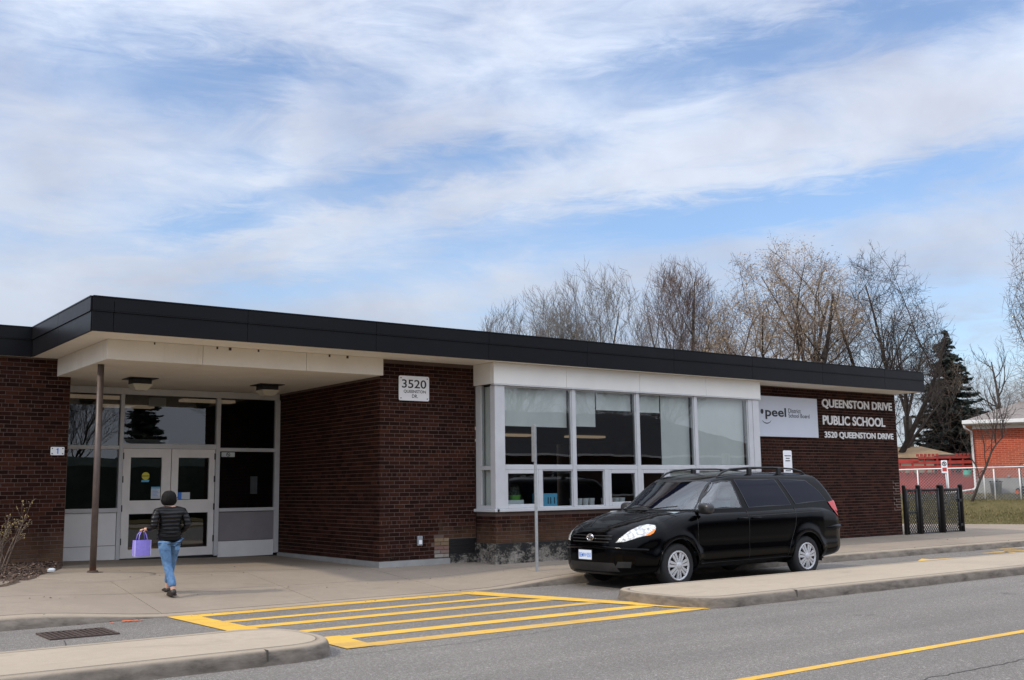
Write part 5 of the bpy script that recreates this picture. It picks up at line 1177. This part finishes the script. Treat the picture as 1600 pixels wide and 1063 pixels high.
def at(px, d):
    """point on the ground plan d metres from the camera along the azimuth of image column px (at eye level)"""
    v = f_*1661.87+r2*(px-800); v = Vector((v.x, v.y)).normalized()*d; return (-9.07+v.x, -16.05+v.y)
MAP = dict(ang=((24, 44), (24, 44), (24, 44), (24, 44)), up=(.03, .08, .10, .12, .12), wob=(.03, .05, .06, .07, .08), nch=(11, 8, 6, 5), len=(.62, .58, .52, .50))
G_ = 'bare trees behind the school roof'
OAK = dict(levels=5, ang=((35, 62), (32, 60), (30, 60), (30, 60)), up=(.02, .05, .06, .08, .08), wob=(.08, .17, .20, .22, .24), start=(.2, .2, .15, .1), nch=(12, 8, 6, 5), len=(.60, .55, .50, .46), rad=.56)
SM = dict(levels=5, nch=(9, 7, 5, 4), ang=((30, 60), (30, 60), (30, 60), (30, 60)), up=(.03, .06, .06, .08, .08), rad=.45, rmin=.0055)
x, y = at(835, 47); tree('bare_tree', 'leftmost bare tree above the roof with thin fanning grey branches', (x, y, .4), 9.9, 11, MAP, 7, (.12, .22), spread=.62, group=G_, wid=3.3)
x, y = at(930, 45); tree('bare_tree', 'tall fine branched bare maple above the white band of the bay', (x, y, .4), 10.5, 12, MAP, 7, (.12, .22), spread=.55, group=G_, wid=3.2)
x, y = at(1068, 48); tree('bare_tree', 'upright bare maple with reddish twigs left of the big tan budded tree', (x, y, .4), 11.3, 13, MAP, 7, (.14, .22), spread=.42, twig='twig_red', group=G_, wid=2.6)
x, y = at(1228, 45); tree('budding_tree', 'big spreading tree with tan catkins rising highest above the roof', (x, y, .4), 11.3, 24, OAK, 7, (.14, .40), bark='bark_dark', twig='twig_brown', spread=.66, leaf=(4, .060, 'catkin'), group=G_, wid=3.9)
x, y = at(1385, 47); tree('bare_tree', 'dark wiry bare tree above the right end of the roof', (x, y, .4), 11.1, 33, OAK, 6, (.14, .30), bark='bark_dark', twig='bark_dark', spread=.58, group=G_, wid=3.0)
x, y = at(1425, 50); tree('bare_tree', 'smaller brownish bare tree just left of the spruce', (x, y, .7), 7.0, 41, SM, 3, (.10, .08), twig='twig_brown', spread=.6, wid=2.7)
x, y = at(1411, 50); tree('bare_tree', 'bare tree with a thick grey trunk beyond the end wall of the school', (x, y, .7), 8.3, 44, SM, 3, (.42, .22), twig='twig_grey', wid=2.2)
x, y = at(1500, 58); tree('bare_tree', 'pale bare tree partly hidden behind the spruce', (x, y, .8), 7.2, 47, SM, 4, (.12, .12), twig='twig_grey', spread=.5, wid=2.6)
x, y = at(1556, 56); tree('pruned_tree', 'small pruned bare tree standing above the brick house roof', (x, y, .8), 7.3, 52, dict(levels=4, nch=(8, 6, 4), ang=((30, 70), (10, 40), (20, 50)), up=(.03, .16, .10, .05)), 1, (.40, .20), bark='bark_dark', twig='bark_dark')
x, y = at(1605, 62); tree('bare_tree', 'low bare tree over the brick house roof at the right border', (x, y, .8), 6.4, 55, SM, 4, (.12, .12), twig='twig_brown', spread=.6, wid=2.8)
x, y = at(1715, 44); tree('hanging_tree', 'tall bare tree whose drooping twigs enter from the right border', (x, y, .6), 12.6, 61, dict(OAK, up=(.02, .02, -.01, -.03, -.03)), 6, (.14, .20), bark='bark', twig='twig_grey', spread=.55, wid=3.3)
# young leaning tree on the lawn bank
lt = thing('leaning_tree', 'thin dark leaning young tree on the grass bank in front of the brick house', 'tree', (0, 0, 0))
def dep(px_, py_, s):
    """point at plan depth s behind the front edge of the lawn bank, seen through image point px, py of the photograph"""
    d = f_*1661.87+r2*(px_-800)+u2*(531.5-py_); o_ = Vector((-9.0743, -16.05, 1.3201)); n3 = Vector((.8, .6, 0)); k = (n3.dot(Vector((20.2, 2.3, 0)))+s-n3.dot(o_))/n3.dot(d); return o_+d*k
TP = [dep(*p, 4.8) for p in ((1517, 791), (1524, 770), (1531, 751), (1541, 728), (1549, 706), (1556, 695), (1566, 684), (1572, 676))]; TP[0].z = lz(4.8)-.1
MB().tube(TP, [.052, .047, .043, .039, .033, .027, .020, .010], 8).obj('trunk', 'bark_dark', lt, True)
rnd = random.Random(3); seg = []; tips = []
for k, (i, L_) in enumerate(((2, 1.6), (3, 1.8), (4, 1.9), (5, 1.7), (5, 1.9), (6, 1.6), (7, 1.3), (6, 1.2))):
    p = TP[i]; dd = norm3((rnd.uniform(-.5, .3)*.6, rnd.uniform(-.2, .4)*.6, 1)); grow(rnd, tuple(p), dd, L_, .022, 2, dict(BASE, nch=(0, 0, 7, 4), nseg=(5, 5, 6, 4, 3), rmin=.006, up=(0, 0, .03, .05, .03), len=(0, 0, .45, .5)), seg, tips)
add('twigs', tubes_mesh('twigs', [s[0] for s in seg], [s[1] for s in seg], [s[2] for s in seg], [s[3] for s in seg], 4), 'bark_dark', lt)['kind'] = 'stuff'
# spruce
def spruce(name, label, loc, height, rad, seed, nb=46, mat='needles'):
    rg = np.random.default_rng(seed); root = thing(name, label, 'tree', loc); MB().tube([(0, 0, -.3), (0, 0, height*.97)], [height*.022, .02], 8).obj('trunk', 'bark_dark', root, True)
    V_ = []; S = []
    for k in range(nb):
        t = (k/(nb-1))**.9; z = height*(.06+.92*t); L = rad*(1-t)**.82*(.92)+.06; nb_ = max(4, int(11*(1-t)+4))
        for j in range(nb_):
            a = rg.uniform(0, 2*PI); l = L*rg.uniform(.50, 1.22); dz = -.28*l+rg.uniform(-.1, .1)*l; n_ = max(4, int(l*16)); p0 = np.array((0, 0, z+rg.uniform(-.1, .1)))
            tt = np.linspace(.12, 1, n_); c_ = np.stack([np.cos(a)*tt*l, np.sin(a)*tt*l, dz*tt**.8+.16*l*tt**3], 1)+p0; S.append((p0, c_[-1])); side = np.array((-np.sin(a), np.cos(a), 0))
            for q in range(n_):
                ww = .34*l*(1-tt[q])*.8+.10
                for sd in (-1, 1, 0):
                    for e in range(2):
                        tip = c_[q]+side*sd*ww*rg.uniform(.5, 1.1)+np.array((np.cos(a), np.sin(a), 0))*rg.uniform(.04, .16)+np.array((0, 0, rg.uniform(-.13, .03)))
                        bw = rg.normal(0, .045, 3); V_ += [c_[q]-bw, c_[q]+bw, tip]
    V_ = np.array(V_); o = add('foliage', npmesh('foliage', V_, np.arange(len(V_)).reshape(-1, 3)), mat, root); o['kind'] = 'stuff'
    add('branches', tubes_mesh('branches', [s[0] for s in S], [s[1] for s in S], [.03]*len(S), [.008]*len(S), 3), 'bark_dark', root); return root
x, y = at(1476, 52); spruce('spruce', 'dark blue green spruce left of the brick house', (x, y, .7), 7.5, 2.4, 5, 60)

# shrub twigs in the bed
sh = thing('bare_shrub', 'bare multi stemmed shrub in the mulch bed against the left wall', 'shrub', (-5.95, 1.15, g(-5.9, 1.1)))
rnd = random.Random(9); seg = []; tips = []
SC_ = dict(BASE, levels=4, nseg=(7, 5, 4, 3), nch=(5, 4, 3), start=(.3, .3, .3), ang=((15, 35), (20, 40), (20, 45)), len=(.5, .5, .5), up=(.04, .08, .08, .05), wob=(.06, .09, .12, .15), rmin=.0035)
for k in range(13):
    a = rnd.uniform(0, 2*PI); grow(rnd, (rnd.uniform(-.55, .42), rnd.uniform(-.2, .2), -.02), norm3((math.cos(a)*.22, math.sin(a)*.22, 1)), rnd.uniform(.65, 1.0), .014, 0, SC_, seg, tips)
add('stems', tubes_mesh('stems', [s[0] for s in seg], [s[1] for s in seg], [s[2] for s in seg], [s[3] for s in seg], 4), 'shrub_twig', sh)
m = MB()
for t_ in tips:
    if rnd.random() < .55: s = rnd.uniform(.006, .014); m.lathe([(.001, -s), (s*.8, 0), (.001, s)], c=t_, n=5)
m.obj('buds', 'bud', sh)['kind'] = 'stuff'
o = MB().rings([[(.05*math.cos(q)*k+.02*math.sin(q*3), .04*math.sin(q)*k, z) for q in [i*PI/5 for i in range(10)]] for k, z in ((1, 0), (1.1, .03), (.3, .05))], True, True).obj('litter_scrap', 'paper', None, False, (-5.05, .75, g(-5, .7)+.06)); tag(o, 'crumpled white paper scrap on the leaf litter', 'litter')

# ---------------------------------------------------------------- black chain link gates beside the school
def mesh_wire(x0, x1, z0, z1, pitch, th, y=0):
    """woven diamonds as thin strips clipped to a rectangle"""
    m = MB(); W_, H_ = x1-x0, z1-z0
    for sgn in (1, -1):
        c_ = -H_ if sgn > 0 else 0
        k = c_
        while k < W_+(0 if sgn > 0 else H_):
            # line x = k + sgn*z
            za = max(0, -k) if sgn > 0 else max(0, k-W_); zb_ = min(H_, W_-k) if sgn > 0 else min(H_, k)
            if zb_-za > .01: xa = k+sgn*za; xb = k+sgn*zb_; m.tube([(x0+xa, y+.002*sgn, z0+za), (x0+xb, y+.002*sgn, z0+zb_)], th, 3, False)
            k += pitch
    return m
gt = thing('gate', 'black chain link double gate joined to the right end of the school', 'gate', (15.15, -.02, -.07))
for x, w_ in ((.04, .045), (.66, .058), (1.66, .085), (2.62, .06)): MB().lathe([(w_, 0), (w_, 1.27), (w_*1.15, 1.275), (w_*.9, 1.31), (.01, 1.32)], c=(x, 0, 0), n=14).obj('post', 'black_metal', gt, True)
for x0, x1, zm in ((.14, .58, .62), (.76, 1.55, None), (1.78, 2.50, None)):
    fr_ = MB().tube([(x0, 0, .06), (x1, 0, .06)], .036, 8).tube([(x0, 0, 1.18), (x1, 0, 1.18)], .036, 8).tube([(x0, 0, .03), (x0, 0, 1.22)], .036, 8).tube([(x1, 0, .03), (x1, 0, 1.22)], .036, 8)
    if zm: fr_.tube([(x0, 0, zm), (x1, 0, zm)], .02, 8)
    lf = fr_.obj('gate_leaf', 'black_metal', gt, True); mesh_wire(x0+.02, x1-.02, .08, 1.16, .10, .011).obj('wire_mesh', 'black_metal', lf)
m = MB(); m.box(.06, .17, -.05, .05, .74, .92, .01).box(1.70, 1.86, -.04, .04, .80, .86).box(2.47, 2.60, -.05, .05, .86, .93).box(2.47, 2.60, -.05, .05, .22, .29).box(.60, .80, -.03, .03, .82, .87); m.obj('latch', 'black_metal', gt)
# ---------------------------------------------------------------- grey chain link fence on the bank
fs = 5.2
fa = dep(1380, 735.0, fs); fb = dep(1640, 728.3, fs)
fdir = Vector((fb.x-fa.x, fb.y-fa.y, 0)); fl = fdir.length; zf0 = lz(fs)-.02; ft = thing('chain_link_fence', 'grey chain link fence with a white top rail along the grass bank', 'fence', (fa.x, fa.y, zf0), math.atan2(fdir.y, fdir.x))
hA, hB = fa.z-zf0, fb.z-zf0
MB().tube([(0, 0, hA), (fl, 0, hB)], .024, 8).obj('top_rail', 'white_trim', ft, True)
mesh_wire(0, fl, .0, min(hA, hB)-.01, .10, .0060).obj('wire_mesh', 'steel_galv', ft)['kind'] = 'stuff'
for px_ in (1433, 1480, 1536, 1552, 1592):
    p = dep(px_, 730, fs); k = (Vector((p.x, p.y, 0))-Vector((fa.x, fa.y, 0))).length; MB().tube([(k, .0, -.1), (k, 0, hA-.01)], .022 if px_ != 1536 else .016, 8).obj('post', 'white_trim', ft, True)
# no parking sign on its own post
p = dep(1475, 729, 3.4); pg = dep(1475, 729, 3.4); ns_ = thing('street_sign', 'small white no parking sign on a leaning grey post before the chain link fence', 'street sign', (p.x, p.y, lz(3.4)), -R(38))
zz = p.z-lz(3.4); rrect(-.10, .10, zz-.22, zz+.20, .02, -.03, .006, 'plate', 'sign_white', ns_); disc(0, zz+.085, .075, -.034, .052).obj('ring', 'ink_black', ns_); MB().poly([(-.045, -.036, zz+.125), (-.03, -.036, zz+.14), (.045, -.036, zz+.045), (.03, -.036, zz+.03)]).obj('bar', 'ink_black', ns_)
text(ns_, 'P', -.022, .026, zz+.045, zz+.125, -.0345, 'ink_black', .01); MB().box(-.07, .07, -.034, -.032, zz-.16, zz-.04).obj('caption', 'ink_red', ns_)
MB().tube([(.10, .02, -.1), (.03, 0, zz+.05)], .028, 8).obj('post', 'steel_galv', ns_, True)
# ---------------------------------------------------------------- red timber fence and deck
rs = 8.0; ra = dep(1385, 745, rs); rb = dep(1529, 745, rs); rd = Vector((rb.x-ra.x, rb.y-ra.y, 0)); rl = rd.length; rz0 = lz(rs)-.03
rf = thing('red_fence', 'red painted board fence behind the chain link fence', 'fence', (ra.x, ra.y, rz0), math.atan2(rd.y, rd.x))
n = int(rl/.145)
for k in range(n): MB().box(k*.145+.006, k*.145+.139, -.012+.004*(k % 2), .012, 0, .66+random.uniform(-.01, .01)).obj('board', 'red_wood', rf)
MB().box(0, rl, .014, .06, .50, .59).obj('rail', 'red_wood', rf)
MB().box(0, rl, -.05, .05, .672, .71).obj('cap_rail', 'red_wood', rf)
rs2 = 9.3; ra = dep(1385, 745, rs2); rb = dep(1530, 745, rs2); rd = Vector((rb.x-ra.x, rb.y-ra.y, 0)); rl = rd.length
dk = thing('red_railing', 'red timber deck railing with square blocks above the board fence', 'railing', (ra.x, ra.y, rz0), math.atan2(rd.y, rd.x))
MB().box(0, rl*.36, -.04, .04, 1.18, 1.34).obj('rail', 'red_wood', dk); MB().box(rl*.30, rl, -.04, .04, 1.14, 1.26).obj('rail', 'red_wood', dk); MB().box(0, rl, -.045, .045, .98, 1.08).obj('rail', 'red_wood', dk)
MB().box(rl*.36, rl, -.04, .04, 1.34, 1.42).obj('rail', 'red_wood', dk)
for k in range(8): MB().tube([(rl*(.02+.137*k), 0, .0), (rl*(.02+.137*k), 0, 1.45 if k > 2 else 1.36)], .04, 4).obj('post', 'red_wood', dk)
for k in range(16):
    x = rl*(.34+.042*k)
    if .56 < x/rl < .74: continue
    MB().box(x, x+.10, -.055, .055, 1.43, 1.53).obj('block', 'red_wood', dk)
for k in range(12): MB().box(rl*(.02+.08*k), rl*(.02+.08*k)+.05+.03*(k % 3), .02, .05, .3, .98).obj('baluster', 'red_wood', dk)
MB().box(0, rl, .3, .36, 0, .82).obj('deck_skirt', 'red_wood', dk)
p = dep(1481, 716, 10.2); o = MB().rings([[(-.62, -.3, 0), (.62, -.3, 0), (.62, .3, 0), (-.62, .3, 0)], [(-.40, -.12, .16), (.40, -.12, .16), (.40, .12, .16), (-.40, .12, .16)]], True, True).obj('canopy_top', 'ink_black', None, False, (p.x, p.y, p.z-.02)); o.rotation_euler.z = -R(53)
tag(o, 'dark grey barbecue cover top showing above the red railing', 'barbecue cover'); MB().box(-.5, .5, -.2, .2, -.9, -.001).obj('cover_side', 'dark_roof', o)
p = dep(1512, 741, 8.7); o = MB().rings([[(.17*k*math.cos(q), .17*k*math.sin(q), z) for q in [i*PI/5 for i in range(10)]] for k, z in ((1.05, -.2), (1.0, -.05), (.85, .10), (.8, .14))], True, True).obj('green_cover', 'teal', None, True, (p.x, p.y, p.z)); tag(o, 'teal green covered tub seen through the chain link fence', 'covered tub')
# low tan roof behind
p = dep(1440, 706, 13); o = thing('shed', 'low shed with a pale tan roof beyond the red railing', 'shed', (p.x, p.y, 0), -R(53))
z_ = p.z; MB().poly([(-3.5, -1.5, z_-.25), (1.6, -1.5, z_-.30), (.0, 0, z_+.22), (-3.0, 0, z_+.25)]).poly([(1.6, -1.5, z_-.30), (1.6, 1.5, z_-.3), (0, 0, z_+.22)]).obj('roof', 'tan_roof', o); MB().box(-3.4, 1.4, -1.3, 1.4, .3, z_-.27).obj('wall', 'tan_wall', o)

# ---------------------------------------------------------------- neighbour's brick house
hp = dep(1526.5, 760, 7.0); hb = dep(1600, 760, 7.0); hd = Vector((hb.x-hp.x, hb.y-hp.y, 0)); ang = math.atan2(hd.y, hd.x)-R(7.5)
hs = thing('brick_house', 'orange red brick bungalow with white eaves and grey shingle roof', 'house', (hp.x, hp.y, .87), ang)
MB().box(0, 11, 0, 8, .56, 2.44).obj('wall', 'house_brick', hs); MB().box(.02, 11, -.015, 8, -.4, .558).obj('foundation', 'found_conc', hs)
MB().box(-.26, 11.4, -.42, 8.4, 2.44, 2.50).obj('soffit', 'white_trim', hs); MB().box(-.34, 11.5, -.50, -.42, 2.47, 2.60, .01).box(-.34, -.26, -.42, 8.5, 2.47, 2.60, .01).obj('gutter', 'white_trim', hs)
MB().box(-.02, 11, -.02, 0, 2.30, 2.438).obj('frieze', 'white_trim', hs)
MB().poly([(-.32, -.48, 2.58), (11.5, -.48, 2.58), (7.5, 4, 4.15), (3.8, 4, 4.15)]).poly([(-.32, -.48, 2.58), (3.8, 4, 4.15), (-.32, 8.5, 2.58)]).poly([(11.5, -.48, 2.58), (11.5, 8.5, 2.58), (7.5, 4, 4.15)]).poly([(11.5, 8.5, 2.58), (-.32, 8.5, 2.58), (3.8, 4, 4.15), (7.5, 4, 4.15)]).obj('roof', 'house_shingle', hs)
MB().tube([(-.28, -.40, 2.46), (-.26, -.36, 2.34), (-.06, -.08, 2.22), (-.045, -.05, .25), (-.08, -.12, .16), (-1.05, -.5, .02)], .042, 8).obj('downspout', 'white_trim', hs, True)
MB().box(2.05, 2.13, -.05, 0, 1.35, 1.62, .01).obj('meter_box', 'sign_white', hs); MB().tube([(1.05, -.06, .62), (1.05, 0, .62)], .04, 8).obj('hose_tap', 'steel_galv', hs)
# things along the house wall
def hw(x, y, z=0): c_, s_ = math.cos(ang), math.sin(ang); return (hp.x+x*c_-y*s_, hp.y+x*s_+y*c_, .87+z)
t = thing('garbage_can', 'grey ribbed garbage can against the house foundation', 'garbage can', hw(.62, -.45, -.03), ang)
MB().lathe([(.16, 0), (.20, .42), (.215, .43), (.19, .43), (.18, .40)], n=20).obj('can', 'steel_galv', t, True); MB().lathe([(.225, .44), (.22, .47), (.02, .50)], n=20).obj('lid', 'rubber', t, True); MB().tube([(-.08, 0, .50), (-.05, 0, .54), (.05, 0, .54), (.08, 0, .50)], .012, 6).obj('handle', 'rubber', t)
t = thing('snow_shovel', 'snow shovel with a blue handle leaning on the house foundation', 'shovel', hw(1.62, -.30, 0), ang)
MB().tube([(0, -.05, .1), (0, .22, 1.0)], .018, 6).obj('shaft', 'ink_blue', t); MB().box(-.26, .26, -.12, -.06, .0, .26, .02).obj('blade', 'black_metal', t); MB().tube([(-.07, .22, 1.0), (.07, .22, 1.0)], .018, 6).obj('grip', 'white_trim', t)
t = thing('lawn_mower', 'dark lawn mower with orange wheel parked at the right border by the house', 'lawn mower', hw(1.45, -.75, 0), ang)
MB().box(-.22, .62, -.2, .2, .06, .2, .03).obj('deck', 'black_metal', t); MB().lathe([(.07, -.03), (.07, .03)], c=(-.18, -.22, .07), axis='y', n=14).obj('wheel', 'orange_paint', t); MB().tube([(.0, .1, .2), (-.04, .3, .95), (.0, .3, 1.05), (.35, .3, 1.05), (.38, .3, .95), (.34, .1, .2)], .016, 6).obj('push_handle', 'black_metal', t)

# ---------------------------------------------------------------- across the road (seen mirrored in the glass)
ob = thing('bungalow', 'low bungalow with dark hip roof across the road mirrored in the bay windows', 'house', (15, -27, -.2))
MB().box(0, 27, -8, 0, 0, 3.1).obj('wall', 'brick_far', ob); MB().poly([(-.6, .8, 3.1), (27.6, .8, 3.1), (20, -4, 5.6), (8, -4, 5.6)]).poly([(-.6, .8, 3.1), (8, -4, 5.6), (-.6, -8.6, 3.1)]).poly([(27.6, .8, 3.1), (27.6, -8.6, 3.1), (20, -4, 5.6)]).poly([(-.6, -8.6, 3.1), (8, -4, 5.6), (20, -4, 5.6), (27.6, -8.6, 3.1)]).obj('roof', 'dark_roof', ob)
MB().box(-.6, 27.6, .75, .82, 3.0, 3.1).obj('eaves', 'white_trim', ob)
for x in (1.4, 4.6, 9.4, 13.2, 17.0, 20.8, 24): wf = MB().box(x, x+1.7, .02, .06, 1.0, 2.3).obj('window', 'white_trim', ob); MB().box(x+.1, x+1.6, .061, .07, 1.1, 2.2).obj('pane', 'tinted_glass', wf)
MB().box(7.4, 8.4, .02, .07, .1, 2.2).obj('door', 'white_trim', ob)
sheet('far_sidewalk', 0, 0, -70, 90, -25, -21, 10, 2, -.15, 'concrete')
L3 = dict(MAP, levels=4, nch=(13, 10, 7), rmin=.010)
W_ = ['leftmost', 'second', 'third', 'fourth', 'fifth', 'sixth']
for k, (x, y, h, sd) in enumerate([(-1, -50, 11, 73), (5, -56, 12, 71), (11, -58, 13, 72), (22, -48, 13, 74), (33, -45, 12, 75), (44, -42, 12, 76)]):
    tree('street_tree', W_[k]+' of the bare trees across the road, mirrored in the glass', (x, y, -.3), h, sd, L3, 5, (.10, .13), bark='bark_dark', twig='bark_dark', spread=.55, group='bare trees across the road')
spruce('conifer', 'tall dark conifer across the road mirrored above the left door', (6.0, -50, -.3), 7.9, .85, 81, 46); spruce('conifer', 'narrow dark conifer next to the tall one across the road', (7.9, -50, -.3), 7.2, .8, 82, 46); spruce('conifer', 'broad dark conifer across the road mirrored right of the doors', (15.0, -52, -.3), 11.0, 2.4, 83, 60)
o = MB().box(-14, 40, -.8, .8, 0, 3.4, .5).obj('hedge', 'needles', None, False, (0, -36, -.2)); tag(o, 'tall dark evergreen hedge across the road', 'hedge')
